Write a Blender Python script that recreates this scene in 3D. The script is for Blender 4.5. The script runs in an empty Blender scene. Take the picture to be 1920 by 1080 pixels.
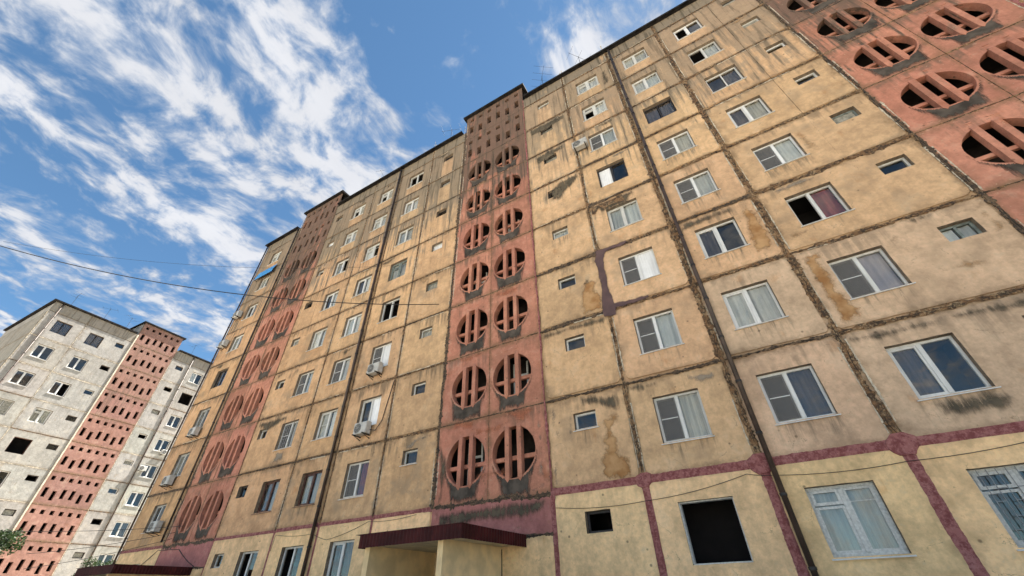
import bpy, math, random
from mathutils import Vector, Matrix, noise
from mathutils.geometry import tessellate_polygon

# ------------------------------------------------------------------ camera, sky, sun, exposure
scene = bpy.context.scene
COL = scene.collection
ZG = -4.13                                   # ground level; z = 0 is the joint above the ground floor

def look(yaw, pitch, roll):
    cy, sy, cp, sp = math.cos(yaw), math.sin(yaw), math.cos(pitch), math.sin(pitch)
    f = Vector((sy*cp, cy*cp, sp)); r = Vector((cy, -sy, 0)); u = r.cross(f)
    c, s = math.cos(roll), math.sin(roll)
    r2, u2 = c*r + s*u, -s*r + c*u
    return Matrix((r2, u2, -f)).transposed()

cam = bpy.data.cameras.new('camera')
cam.sensor_width = 36; cam.lens = 751.93/1920*36; cam.clip_end = 3000
cam_o = bpy.data.objects.new('camera', cam); COL.objects.link(cam_o)
cam_o.matrix_world = Matrix.Translation((5.594, -12.088, -2.53)) @ look(math.radians(-29.267), math.radians(37.929), math.radians(-1.486)).to_4x4()
scene.camera = cam_o

SUN_EL, SUN_AZ = math.radians(64), math.radians(17)     # behind the block, a little to the right (azimuth from +Y towards +X)
SUN_DIR = Vector((math.sin(SUN_AZ)*math.cos(SUN_EL), math.cos(SUN_AZ)*math.cos(SUN_EL), math.sin(SUN_EL)))
sun = bpy.data.lights.new('sun', 'SUN'); sun.energy = 5.0; sun.angle = math.radians(0.5); sun.color = (1.0, 0.95, 0.87)
sun_o = bpy.data.objects.new('sun', sun); COL.objects.link(sun_o)
sun_o.rotation_euler = SUN_DIR.to_track_quat('Z', 'Y').to_euler()

vs = scene.view_settings
vs.view_transform = 'Standard'; vs.look = 'None'; vs.gamma = 1.0; vs.use_curve_mapping = False
vs.exposure = 2.02
cy_ = scene.cycles
cy_.max_bounces = 5; cy_.diffuse_bounces = 2; cy_.glossy_bounces = 2; cy_.transmission_bounces = 2; cy_.transparent_max_bounces = 8
cy_.caustics_reflective = False; cy_.caustics_refractive = False; cy_.use_adaptive_sampling = True; cy_.adaptive_threshold = 0.02

class G:
    """small node-graph helper"""
    def __init__(s, tree): s.t = tree; s.n = tree.nodes; s.l = tree.links
    def put(s, sock, v):
        if v is None: return
        if isinstance(v, bpy.types.NodeSocket): s.l.new(v, sock)
        elif isinstance(v, (tuple, list)):
            d = len(sock.default_value)
            sock.default_value = tuple(v)[:d] if len(v) >= d else tuple(v) + (1.0,)*(d-len(v))
        else: sock.default_value = v
    def node(s, typ, **kw):
        n = s.n.new(typ)
        for k, v in kw.items(): setattr(n, k, v)
        return n
    def m(s, op, a, b=None, c=None, clamp=False):
        n = s.node('ShaderNodeMath', operation=op, use_clamp=clamp)
        s.put(n.inputs[0], a)
        if b is not None: s.put(n.inputs[1], b)
        if c is not None: s.put(n.inputs[2], c)
        return n.outputs[0]
    def vm(s, op, a, b=None):
        n = s.node('ShaderNodeVectorMath', operation=op); s.put(n.inputs[0], a)
        if b is not None: s.put(n.inputs[1], b)
        return n.outputs[0]
    def noise(s, vec, scale, detail=4, rough=.55, dist=0.):
        n = s.node('ShaderNodeTexNoise'); s.put(n.inputs['Vector'], vec)
        n.inputs['Scale'].default_value = scale; n.inputs['Detail'].default_value = detail
        n.inputs['Roughness'].default_value = rough; n.inputs['Distortion'].default_value = dist
        return n.outputs['Fac']
    def step(s, v, a, b, lo=0., hi=1.):
        n = s.node('ShaderNodeMapRange', interpolation_type='SMOOTHSTEP')
        s.put(n.inputs[0], v); s.put(n.inputs[1], a); s.put(n.inputs[2], b); s.put(n.inputs[3], lo); s.put(n.inputs[4], hi)
        return n.outputs[0]
    def mix(s, f, a, b, mode='MIX'):
        n = s.node('ShaderNodeMix', data_type='RGBA', blend_type=mode)
        s.put(n.inputs['Factor'], f); s.put(n.inputs[6], a); s.put(n.inputs[7], b)
        return n.outputs[2]
    def scale(s, vec, v):
        return s.vm('MULTIPLY', vec, v)
    def bump(s, h, strength, dist):
        n = s.node('ShaderNodeBump'); s.put(n.inputs['Height'], h)
        n.inputs['Strength'].default_value = strength; n.inputs['Distance'].default_value = dist
        return n.outputs[0]

# ---- sky: physical daylight sky with cloud streets running along +Y
w = bpy.data.worlds.new('World'); scene.world = w; w.use_nodes = True
g = G(w.node_tree); g.n.clear()
sky = g.node('ShaderNodeTexSky', sky_type='NISHITA'); sky.sun_disc = False
sky.sun_elevation = SUN_EL; sky.sun_rotation = SUN_AZ; sky.altitude = 2500; sky.air_density = 0.9; sky.dust_density = 0.15; sky.ozone_density = 3.0
tc = g.node('ShaderNodeTexCoord'); sep = g.node('ShaderNodeSeparateXYZ'); g.l.new(tc.outputs['Generated'], sep.inputs[0])
zc = g.m('MAXIMUM', sep.outputs[2], 0.03); zc = g.m('ADD', zc, 0.02)
px = g.m('DIVIDE', sep.outputs[0], zc); py = g.m('DIVIDE', sep.outputs[1], zc)
cb = g.node('ShaderNodeCombineXYZ'); g.put(cb.inputs[0], px); g.put(cb.inputs[1], py)
pv = cb.outputs[0]
warp = g.node('ShaderNodeTexNoise'); g.put(warp.inputs['Vector'], pv); warp.inputs['Scale'].default_value = 2.2; warp.inputs['Detail'].default_value = 3
wv = g.vm('ADD', pv, g.scale(g.vm('SUBTRACT', warp.outputs['Color'], (.5, .5, .5)), (.22, .30, 0)))
rotm = g.node('ShaderNodeMapping'); g.put(rotm.inputs['Vector'], wv); rotm.inputs['Rotation'].default_value = (0, 0, math.radians(-8)); rotm.inputs['Location'].default_value = (0.33, 0.9, 0.0)
streak = g.noise(g.scale(rotm.outputs[0], (1.0, .52, 1)), 4.6, 5, .56)
mid = g.noise(g.scale(rotm.outputs[0], (1.0, .90, 1)), 10.5, 7, .58)
fine = g.noise(g.scale(rotm.outputs[0], (1.0, .8, 1)), 26.0, 5, .6)
# cloud cover across the streets: thick in some lanes, open in others
ramp = g.node('ShaderNodeValToRGB'); cr = ramp.color_ramp; cr.interpolation = 'B_SPLINE'
stops = [(-3.0, .50), (-2.45, .60), (-2.10, .28), (-1.88, .66), (-1.72, .66), (-1.50, .26), (-1.38, .52), (-1.24, .74), (-1.10, .50), (-.95, .74), (-.80, .80), (-.62, .68), (-.50, .70), (-.40, .40), (-.28, .0), (-.16, .0), (-.04, .35), (.08, .70), (.2, .8), (.6, .55), (1.0, .5)]
cr.elements.remove(cr.elements[0])
for i, (x, v) in enumerate(stops):
    e = cr.elements[0] if i == 0 else cr.elements.new((x+3)/4)
    e.position = (x+3)/4; e.color = (v, v, v, 1)
g.put(ramp.inputs[0], g.m('DIVIDE', g.m('ADD', g.m('ADD', px, g.m('MULTIPLY', g.m('SUBTRACT', warp.outputs['Fac'], .5), .30)), g.m('ADD', 3.0, g.m('MULTIPLY', py, .13))), 4.0))
den = g.m('ADD', g.m('MULTIPLY', ramp.outputs[0], .57), g.m('ADD', g.m('MULTIPLY', g.m('SUBTRACT', streak, .5), 1.05), g.m('ADD', g.m('MULTIPLY', g.m('SUBTRACT', mid, .5), 1.45), g.m('MULTIPLY', g.m('SUBTRACT', fine, .5), .30))))
cov = g.step(den, .15, .56)
ccol = g.mix(g.step(den, .28, .62), (.60, .69, .82), (.97, .98, 1.0))
shade = g.m('ADD', .72, g.m('MULTIPLY', streak, .42))
ccol = g.mix(1.0, ccol, shade, 'MULTIPLY')
ccol = g.mix(1.0, ccol, (4.15, 4.15, 4.25), 'MULTIPLY')
skyb = g.mix(1.0, sky.outputs[0], (.85, 1.06, 1.00), 'MULTIPLY')
final = g.mix(g.m('MULTIPLY', cov, .95), skyb, ccol)
bg = g.node('ShaderNodeBackground'); bg.inputs[1].default_value = 0.055; g.put(bg.inputs[0], final)
wo = g.node('ShaderNodeOutputWorld'); g.l.new(bg.outputs[0], wo.inputs[0])

# ------------------------------------------------------------------ mesh helpers
RND = random.Random(7)
class MB:
    def __init__(s): s.v = []; s.f = []; s.uv = {}
    def add(s, vs, fs):
        o = len(s.v); s.v += [tuple(p) for p in vs]; s.f += [tuple(i+o for i in f) for f in fs]; return o
    def box(s, x0, x1, y0, y1, z0, z1):
        s.add([(x0,y0,z0),(x1,y0,z0),(x1,y1,z0),(x0,y1,z0),(x0,y0,z1),(x1,y0,z1),(x1,y1,z1),(x0,y1,z1)],
              [(0,3,2,1),(4,5,6,7),(0,1,5,4),(1,2,6,5),(2,3,7,6),(3,0,4,7)]); return s
    def bbox(s, x0, x1, y0, y1, z0, z1, b=.01):
        """box with chamfered front (-y) edges"""
        s.add([(x0,y0+b,z0),(x1,y0+b,z0),(x1,y1,z0),(x0,y1,z0),(x0,y0+b,z1),(x1,y0+b,z1),(x1,y1,z1),(x0,y1,z1),
               (x0+b,y0,z0+b),(x1-b,y0,z0+b),(x1-b,y0,z1-b),(x0+b,y0,z1-b)],
              [(0,3,2,1),(4,5,6,7),(1,2,6,5),(2,3,7,6),(3,0,4,7),(8,9,10,11),(0,1,9,8),(1,5,10,9),(5,4,11,10),(4,0,8,11)]); return s
    def tube(s, pts, r, n=8, r2=None, cap=True):
        pts = [Vector(p) for p in pts]; rings = []
        for i, p in enumerate(pts):
            d = (pts[min(i+1, len(pts)-1)] - pts[max(i-1, 0)]).normalized()
            a = d.orthogonal().normalized() if i == 0 else (rings[-1][1] - d*rings[-1][1].dot(d)).normalized()
            b = d.cross(a); rr = r if r2 is None else r + (r2-r)*i/(len(pts)-1)
            rings.append(([p + (a*math.cos(t) + b*math.sin(t))*rr for t in [2*math.pi*k/n for k in range(n)]], a))
        o = len(s.v)
        for rg, _ in rings: s.v += [tuple(q) for q in rg]
        for i in range(len(pts)-1):
            for k in range(n):
                k2 = (k+1) % n; s.f.append((o+i*n+k, o+i*n+k2, o+(i+1)*n+k2, o+(i+1)*n+k))
        if cap: s.f.append(tuple(o+k for k in reversed(range(n)))); s.f.append(tuple(o+(len(pts)-1)*n+k for k in range(n)))
        return s
    def poly(s, loops, y, flip=False):
        """flat polygon with holes, loops in (x, z), at depth y"""
        L = [[Vector((a, b, 0)) for a, b in lp] for lp in loops]
        flat = [q for lp in loops for q in lp]; o = len(s.v)
        s.v += [(a, y, b) for a, b in flat]
        for t in tessellate_polygon(L):
            (ax, az), (bx, bz), (cx, cz) = [flat[i] for i in t]
            if (bx-ax)*(cz-az) - (bz-az)*(cx-ax) < 0: t = (t[0], t[2], t[1])
            s.f.append(tuple(o+i for i in t))
        return s
    def wall(s, loop, y0, loop2, y1):
        o = len(s.v); n = len(loop)
        s.v += [(a, y0, b) for a, b in loop] + [(a, y1, b) for a, b in loop2]
        for i in range(n): s.f.append((o+i, o+(i+1) % n, o+n+(i+1) % n, o+n+i))
        return s
    def mesh(s, name, mat=None, uvf=None, smooth=False):
        me = bpy.data.meshes.new(name); me.from_pydata(s.v, [], s.f)
        if mat: me.materials.append(mat)
        if uvf:
            for k, fn in uvf.items():
                ul = me.uv_layers.new(name=k); d = []
                for lp in me.loops:
                    a, b = fn(s.v[lp.vertex_index]); d += [a, b]
                ul.data.foreach_set('uv', d)
        if smooth: me.polygons.foreach_set('use_smooth', [True]*len(me.polygons))
        me.update(); return me

def obj(name, me, parent=None, loc=(0,0,0), rot=None, color=None):
    o = bpy.data.objects.new(name, me); COL.objects.link(o)
    if parent is not None: o.parent = parent
    o.location = loc
    if rot: o.rotation_euler = rot
    if color: o.color = color
    return o
def thing(name, label, cat, loc=(0,0,0), rz=0, group=None):
    o = bpy.data.objects.new(name, None); COL.objects.link(o); o.location = loc; o.rotation_euler = (0,0,rz)
    o.empty_display_size = .3
    return tag(o, label, cat, group)
def tag(o, label, cat, group=None):
    o['label'] = label; o['category'] = cat
    if group: o['group'] = group
    return o

# ------------------------------------------------------------------ materials
def mat(name):
    m = bpy.data.materials.new(name); m.use_nodes = True
    gg = G(m.node_tree); gg.n.clear()
    out = gg.node('ShaderNodeOutputMaterial'); b = gg.node('ShaderNodeBsdfPrincipled'); gg.l.new(b.outputs[0], out.inputs[0])
    gg.out = out; gg.b = b
    gg.P = gg.node('ShaderNodeNewGeometry').outputs['Position']
    return m, gg
def simple(name, col, rough=.6, var=.15, nscale=6., metal=0., bump=.15, bd=.01, spec=.4):
    m, q = mat(name)
    n = q.noise(q.P, nscale, 3)
    q.put(q.b.inputs['Base Color'], q.mix(1.0, col, q.step(n, .3, .7, 1-var, 1+var), 'MULTIPLY'))
    q.b.inputs['Roughness'].default_value = rough; q.b.inputs['Metallic'].default_value = metal
    q.b.inputs['Specular IOR Level'].default_value = spec
    if bump: q.put(q.b.inputs['Normal'], q.bump(q.noise(q.P, nscale*4, 2), bump, bd))
    return m

def plaster_material(name='weathered_plaster', tower=False):
    """painted concrete panel; the tint is the object's own colour, its alpha the amount of soot"""
    m, q = mat(name)
    oi = q.node('ShaderNodeObjectInfo'); P = q.vm('ADD', q.P, q.vm('MULTIPLY', (3.1, 1.7, 2.3), (1, 1, 1)))
    sx = q.node('ShaderNodeSeparateXYZ'); q.put(sx.inputs[0], q.P); z = sx.outputs[2]
    uv = q.node('ShaderNodeUVMap', uv_map='cell'); cs = q.node('ShaderNodeSeparateXYZ'); q.l.new(uv.outputs[0], cs.inputs[0])
    us = q.node('ShaderNodeUVMap', uv_map='sill'); ss = q.node('ShaderNodeSeparateXYZ'); q.l.new(us.outputs[0], ss.inputs[0])
    n1 = q.noise(P, .55, 2); n2 = q.noise(P, 2.6, 4, .64); n3n = q.node('ShaderNodeTexNoise'); q.put(n3n.inputs['Vector'], P); n3n.inputs['Scale'].default_value = 9.; n3n.inputs['Detail'].default_value = 4; n3n.inputs['Roughness'].default_value = .66
    n3, n3c = n3n.outputs['Fac'], n3n.outputs['Color']
    stv = q.scale(P, (1, 1, .07)); st = q.noise(stv, 5.5, 3, .6)
    base = q.mix(1.0, oi.outputs['Color'], q.step(n1, .3, .7, .88, 1.08), 'MULTIPLY')
    base = q.mix(1.0, base, q.step(n2, .25, .75, .78, 1.12), 'MULTIPLY')
    base = q.mix(1.0, base, q.step(n3, .3, .7, .88, 1.08), 'MULTIPLY')
    base = q.mix(1.0, base, q.step(st, .35, .7, 1.02, .94), 'MULTIPLY')
    # paint faded towards bare cement, and rusty ochre stains
    fade = q.m('MULTIPLY', q.step(q.m('ADD', n2, q.m('MULTIPLY', n1, .5)), .82, .98), .45)
    base = q.mix(fade, base, q.mix(.5, base, (.42, .36, .27)))
    rust = q.m('MULTIPLY', q.step(q.m('ADD', q.noise(P, 1.15, 3, .6), q.m('MULTIPLY', st, .35)), .80, .93), .42)
    base = q.mix(rust, base, q.mix(1.0, base, (.80, .58, .38), 'MULTIPLY'))
    soot = (.10, .088, .066)
    blot = q.noise(P, .95, 4, .66)
    base = q.mix(q.m('MULTIPLY', q.step(q.m('ADD', blot, q.m('MULTIPLY', q.m('SUBTRACT', n3, .5), .3)), .53, .68), q.m('MULTIPLY', oi.outputs['Alpha'], .50)), base, (.29, .225, .155) if not tower else (.27, .13, .09))
    # joint leaks: blotches hanging from the joint above
    v = cs.outputs[1]
    top = q.m('MULTIPLY', q.step(q.m('ADD', v, q.m('MULTIPLY', q.m('SUBTRACT', st, .5), 1.2)), .76, 1.02), q.step(q.m('ADD', q.m('SUBTRACT', 1.0, blot), q.m('MULTIPLY', n3, .25)), .56, .72))
    base = q.mix(q.m('MULTIPLY', q.m('MULTIPLY', top, .62), q.m('MINIMUM', oi.outputs['Alpha'], 1.0)), base, soot)
    bot = q.m('MULTIPLY', q.step(q.m('ADD', v, q.m('MULTIPLY', q.m('SUBTRACT', n3, .5), .25)), .085, .0), q.step(n2, .35, .6))
    base = q.mix(q.m('MULTIPLY', bot, .35), base, (.20, .14, .08))
    eu = q.m('MINIMUM', cs.outputs[0], q.m('SUBTRACT', 1.0, cs.outputs[0])); ev = q.m('MINIMUM', v, q.m('SUBTRACT', 1.0, v)); ee = q.m('MINIMUM', q.m('MULTIPLY', eu, 1.15), ev)
    edge = q.m('MULTIPLY', q.step(q.m('ADD', ee, q.m('MULTIPLY', q.m('SUBTRACT', n2, .5), .16)), .085, .012), q.step(q.m('ADD', n3, blot), .80, 1.15))
    base = q.mix(q.m('MULTIPLY', edge, q.step(oi.outputs['Alpha'], .0, .7, .30, .62)), base, (.17, .11, .062))
    # runs under the window sill
    su = q.m('ABSOLUTE', ss.outputs[0]); sv = ss.outputs[1]
    under = q.m('MULTIPLY', q.step(su, 1.22, .9), q.step(sv, -.02, .03))
    runs = q.m('MULTIPLY', q.m('MULTIPLY', under, q.step(sv, .75, .05)), q.step(q.m('ADD', q.noise(q.scale(P, (1, 1, .10)), 9., 3, .68), q.m('MULTIPLY', oi.outputs['Random'], .34)), .72, .98))
    base = q.mix(q.m('MULTIPLY', q.m('MULTIPLY', runs, .75), q.step(oi.outputs['Alpha'], .05, .6)), base, soot)
    # weathered top storeys, washed in vertical streaks; panes' sills keep a cleaner field below
    k = q.m('ADD', q.step(z, 7.0, 21.5, -.80, .70), q.m('ADD', q.m('MULTIPLY', q.m('SUBTRACT', st, .5), 2.2), q.m('ADD', q.m('MULTIPLY', q.m('SUBTRACT', n2, .5), 1.2), q.m('MULTIPLY', q.m('SUBTRACT', n1, .5), 1.3))))
    k = q.m('MULTIPLY', q.step(k, -.12, .42), oi.outputs['Alpha'])
    k = q.m('MULTIPLY', k, q.m('SUBTRACT', 1.0, q.m('MULTIPLY', under, .65)))
    base = q.mix(q.m('MINIMUM', q.m('MULTIPLY', k, .80), .92), base, (.15, .10, .075) if tower else (.20, .170, .130))
    base = q.mix(q.m('MULTIPLY', q.m('MULTIPLY', k, q.step(st, .52, .66)), .55), base, (.07, .06, .045))
    # coarse grit
    base = q.mix(q.m('MULTIPLY', q.step(n3, .60, .74), .30), base, q.mix(1.0, base, (.52, .46, .40), 'MULTIPLY'))
    base = q.mix(q.m('MULTIPLY', q.step(n3, .40, .28), .25), base, (.70, .58, .40))
    # chips and pock marks
    vo2 = q.node('ShaderNodeTexVoronoi'); q.put(vo2.inputs['Vector'], P); vo2.inputs['Scale'].default_value = 4.2
    vq = q.node('ShaderNodeSeparateColor'); q.l.new(vo2.outputs['Color'], vq.inputs[0])
    pit2 = q.m('MULTIPLY', q.step(vo2.outputs['Distance'], q.m('MULTIPLY', vq.outputs[1], .20), q.m('MULTIPLY', vq.outputs[1], .10)), q.step(vq.outputs[0], .62, .64))
    base = q.mix(q.m('MULTIPLY', pit2, .7), base, (.12, .085, .055))
    # hairline cracks
    cr_ = q.node('ShaderNodeTexVoronoi', feature='DISTANCE_TO_EDGE'); cr_.inputs['Scale'].default_value = .8
    q.put(cr_.inputs['Vector'], q.vm('ADD', P, q.scale(q.vm('SUBTRACT', n3c, (.5, .5, .5)), (.25, .25, .25))))
    crk = q.m('MULTIPLY', q.step(q.m('ADD', cr_.outputs['Distance'], q.m('MULTIPLY', n3, .012)), .0125, .0075), q.step(n2, .52, .6))
    base = q.mix(q.m('MULTIPLY', crk, .5), base, (.13, .09, .055))
    q.put(q.b.inputs['Base Color'], base)
    q.b.inputs['Roughness'].default_value = .92; q.b.inputs['Specular IOR Level'].default_value = .2
    h = q.noise(P, 7., 3, .70)
    q.put(q.b.inputs['Normal'], q.bump(h, .6, .03))
    return m

def mastic_material(name, c1, c2, c3, bumpd=.03):
    m, q = mat(name)
    a = q.noise(q.P, 7., 4, .7); b = q.noise(q.P, 2.1, 2); c = q.noise(q.P, 19., 2, .72)
    col = q.mix(q.step(a, .40, .62), c1, c2)
    col = q.mix(q.m('MULTIPLY', q.step(q.m('ADD', c, q.m('MULTIPLY', b, .5)), .74, .92), .50), col, c3)
    q.put(q.b.inputs['Base Color'], col); q.b.inputs['Roughness'].default_value = .85
    q.put(q.b.inputs['Normal'], q.bump(q.noise(q.P, 13., 2, .7), .9, bumpd))
    return m
def stain_material(name, c1, c2, streak=False, amount=.9, lo=.62, hi=1.22):
    """a stain or thin render coat that breaks up into the wall along its edge (uv x: 0 at the rim, 1 inside)"""
    m, q = mat(name)
    u = q.node('ShaderNodeUVMap', uv_map='rim'); us = q.node('ShaderNodeSeparateXYZ'); q.l.new(u.outputs[0], us.inputs[0])
    a = q.noise(q.scale(q.P, (1, 1, .22)) if streak else q.P, 9. if streak else 4.5, 4, .68); b = q.noise(q.P, 2.2, 3, .6)
    al = q.step(q.m('ADD', q.m('MULTIPLY', us.outputs[0], .62), q.m('MULTIPLY', a, 1.0)), lo, hi)
    q.put(q.b.inputs['Base Color'], q.mix(q.step(b, .3, .7), c1, c2)); q.b.inputs['Roughness'].default_value = .92; q.b.inputs['Specular IOR Level'].default_value = .2
    tr = q.node('ShaderNodeBsdfTransparent'); mx = q.node('ShaderNodeMixShader')
    q.put(mx.inputs[0], q.m('MULTIPLY', al, amount)); q.l.new(tr.outputs[0], mx.inputs[1]); q.l.new(q.b.outputs[0], mx.inputs[2]); q.l.new(mx.outputs[0], q.out.inputs[0])
    return m
def glass_material():
    m, q = mat('window_glass')
    lw = q.node('ShaderNodeLayerWeight')
    nz = q.noise(q.P, 1.3, 2)
    nm = q.bump(nz, .10, .02); q.put(lw.inputs['Normal'], nm)
    gl = q.node('ShaderNodeBsdfGlossy'); gl.inputs['Roughness'].default_value = .02; gl.inputs['Color'].default_value = (.98, .96, .93, 1); q.put(gl.inputs['Normal'], nm)
    tr = q.node('ShaderNodeBsdfTransparent'); tr.inputs[0].default_value = (.93, .93, .90, 1)
    mx = q.node('ShaderNodeMixShader'); q.put(mx.inputs[0], q.m('ADD', .06, q.m('MULTIPLY', q.m('POWER', lw.outputs['Facing'], 4.5), .94)))
    q.l.new(tr.outputs[0], mx.inputs[1]); q.l.new(gl.outputs[0], mx.inputs[2]); q.l.new(mx.outputs[0], q.out.inputs[0])
    return m

M = {}
M['plaster'] = plaster_material()
M['tower'] = plaster_material('weathered_tower_paint', True)
M['mastic'] = mastic_material('brown_mastic', (.042, .025, .014), (.20, .105, .045), (.52, .37, .21))
M['mastic_dark'] = mastic_material('dark_bitumen', (.035, .025, .018), (.11, .068, .038), (.30, .20, .11))
M['crack'] = simple('open_crack', (.016, .012, .009), .95, .3, 9., bump=0)
M['grout'] = mastic_material('grey_grout', (.44, .38, .29), (.66, .58, .45), (.22, .17, .12), .02)
M['maroon'] = mastic_material('maroon_paint', (.19, .050, .048), (.33, .125, .115), (.44, .20, .185), .012)
M['bitumen'] = stain_material('purple_bitumen', (.10, .065, .068), (.15, .095, .092), amount=.95, lo=.50, hi=.92)
M['ochre_patch'] = stain_material('ochre_render', (.33, .16, .06), (.55, .34, .17), amount=.92, lo=.58, hi=1.02)
M['brown_patch'] = stain_material('brown_render', (.40, .24, .12), (.50, .33, .19), amount=.72, lo=.66, hi=1.2)
M['cement_patch'] = stain_material('cement_render', (.25, .21, .165), (.36, .30, .235), amount=.72, lo=.66, hi=1.05)
M['rust_patch'] = stain_material('red_rust_wash', (.44, .13, .065), (.52, .20, .11), amount=.5, lo=.7, hi=1.2)
M['soot_patch'] = stain_material('soot_stain', (.07, .06, .045), (.16, .13, .09), True, amount=.85, lo=.62, hi=1.18)
M['soot'] = stain_material('sooty_apron', (.045, .038, .032), (.12, .10, .082), True, amount=.95, lo=.42, hi=.98)
M['reveal'] = mastic_material('shade_toned_reveal_cement', (.16, .12, .085), (.26, .20, .14), (.36, .28, .19), .01)  # cement darkened by dirt plus the shade of the opening, put into its colour
def pvc_material():
    m, q = mat('white_pvc'); oi = q.node('ShaderNodeObjectInfo')
    c = q.mix(oi.outputs['Random'], (.82, .82, .81), (.62, .61, .57)); n = q.noise(q.scale(q.P, (1, 1, .25)), 9., 3)
    q.put(q.b.inputs['Base Color'], q.mix(1.0, c, q.step(n, .3, .75, 1.03, .84), 'MULTIPLY')); q.b.inputs['Roughness'].default_value = .4; return m
M['pvc'] = pvc_material()
M['oldwhite'] = simple('peeling_white_paint', (.60, .60, .57), .6, .16, 22.)
M['brownwood'] = simple('brown_window_wood', (.085, .035, .022), .5, .3, 9.)
M['darkframe'] = simple('dark_window_frame', (.035, .03, .03), .5, .3, 9.)
M['tealwood'] = simple('faded_teal_wood', (.17, .20, .19), .65, .3, 9.)
M['metal_sill'] = simple('white_metal_sill', (.66, .67, .66), .4, .12, 5., bump=0)
M['glass'] = glass_material()
def net_material():
    m, q = mat('fly_screen_mesh'); q.b.inputs['Base Color'].default_value = (.16, .155, .15, 1); q.b.inputs['Roughness'].default_value = .8
    tr = q.node('ShaderNodeBsdfTransparent'); mx = q.node('ShaderNodeMixShader'); mx.inputs[0].default_value = .55
    q.l.new(tr.outputs[0], mx.inputs[1]); q.l.new(q.b.outputs[0], mx.inputs[2]); q.l.new(mx.outputs[0], q.out.inputs[0]); return m
M['net'] = net_material()
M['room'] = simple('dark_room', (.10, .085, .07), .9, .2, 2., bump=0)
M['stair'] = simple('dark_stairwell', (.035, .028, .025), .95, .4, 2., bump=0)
M['black_room'] = simple('near_black_interior', (.012, .010, .010), .95, .3, 2., bump=0)  # near-black walls behind open windows and tower slots
def curtain_material(name, col, var):
    m, q = mat(name); oi = q.node('ShaderNodeObjectInfo')
    n = q.noise(q.scale(q.P, (1, 1, .04)), 16., 4, .6); n2 = q.noise(q.P, 3., 2)
    c = q.mix(1.0, col, q.step(n, .3, .7, 1-var, 1+var*.4), 'MULTIPLY'); c = q.mix(1.0, c, q.step(oi.outputs['Random'], 0., 1., .72, 1.08), 'MULTIPLY')
    q.put(q.b.inputs['Base Color'], q.mix(1.0, c, q.step(n2, .3, .7, .93, 1.04), 'MULTIPLY')); q.b.inputs['Roughness'].default_value = .9; return m
M['c_white'] = curtain_material('white_curtain', (.86, .87, .88), 0.16)
M['c_sheer'] = curtain_material('grey_net_curtain', (.60, .59, .55), 0.28)
M['c_blue'] = curtain_material('blue_curtain_sky_tint', (.66, .70, .74), 0.12)  # pale blue curtain; in some panes its colour stands for mirrored sky
M['c_red'] = curtain_material('dark_red_curtain', (.24, .05, .055), 0.40)
M['c_dark'] = curtain_material('brown_grey_curtain', (.13, .11, .115), 0.30)
M['c_lilac'] = curtain_material('lilac_curtain', (.60, .56, .66), 0.12)
M['board'] = simple('weathered_board', (.27, .26, .22), .85, .35, 8.)
M['pipe'] = simple('brown_drainpipe', (.055, .035, .026), .45, .35, 3., bump=.05)
M['roofmetal'] = simple('dark_roof_flashing', (.022, .020, .019), .95, .4, 3., bump=.05, spec=.05)
M['corrugated'] = simple('maroon_sheet_metal', (.055, .010, .010), .6, .35, 2., bump=0, spec=.15)
M['ac'] = simple('air_conditioner_white', (.47, .46, .43), .45, .12, 4., bump=0)
M['acdark'] = simple('air_conditioner_grille', (.05, .05, .05), .6, .2, 5., bump=0)
M['iron'] = simple('dark_iron', (.04, .037, .035), .55, .3, 6., metal=.4, bump=0)
M['galv'] = simple('galvanised_bar', (.42, .43, .44), .45, .15, 6., metal=.5, bump=0)
M['acgrey'] = simple('dull_grey_bar', (.22, .22, .22), .6, .2, 6., bump=0)
M['cable'] = simple('black_cable', (.02, .02, .022), .6, .2, 6., bump=0)
M['awning'] = simple('blue_awning_sheet', (.05, .27, .60), .45, .15, 3., bump=0)
M['bark'] = simple('tree_bark', (.10, .075, .055), .9, .3, 9.)
M['core'] = simple('building_core_concrete', (.30, .28, .25), .9, .15, 1.)

def leaf_material():
    m, q = mat('tree_leaf'); oi = q.noise(q.P, 1.7, 2); o2 = q.noise(q.P, 9., 2)
    col = q.mix(q.step(oi, .35, .65), (.012, .030, .008), (.026, .055, .012)); col = q.mix(q.step(o2, .35, .7), col, (.045, .072, .018))
    q.put(q.b.inputs['Base Color'], col); q.b.inputs['Roughness'].default_value = .55
    tl = q.node('ShaderNodeBsdfTranslucent'); q.put(tl.inputs[0], col)
    mx = q.node('ShaderNodeMixShader'); mx.inputs[0].default_value = .35; q.l.new(q.b.outputs[0], mx.inputs[1]); q.l.new(tl.outputs[0], mx.inputs[2]); q.l.new(mx.outputs[0], q.out.inputs[0])
    return m
M['leaf'] = leaf_material()

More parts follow.
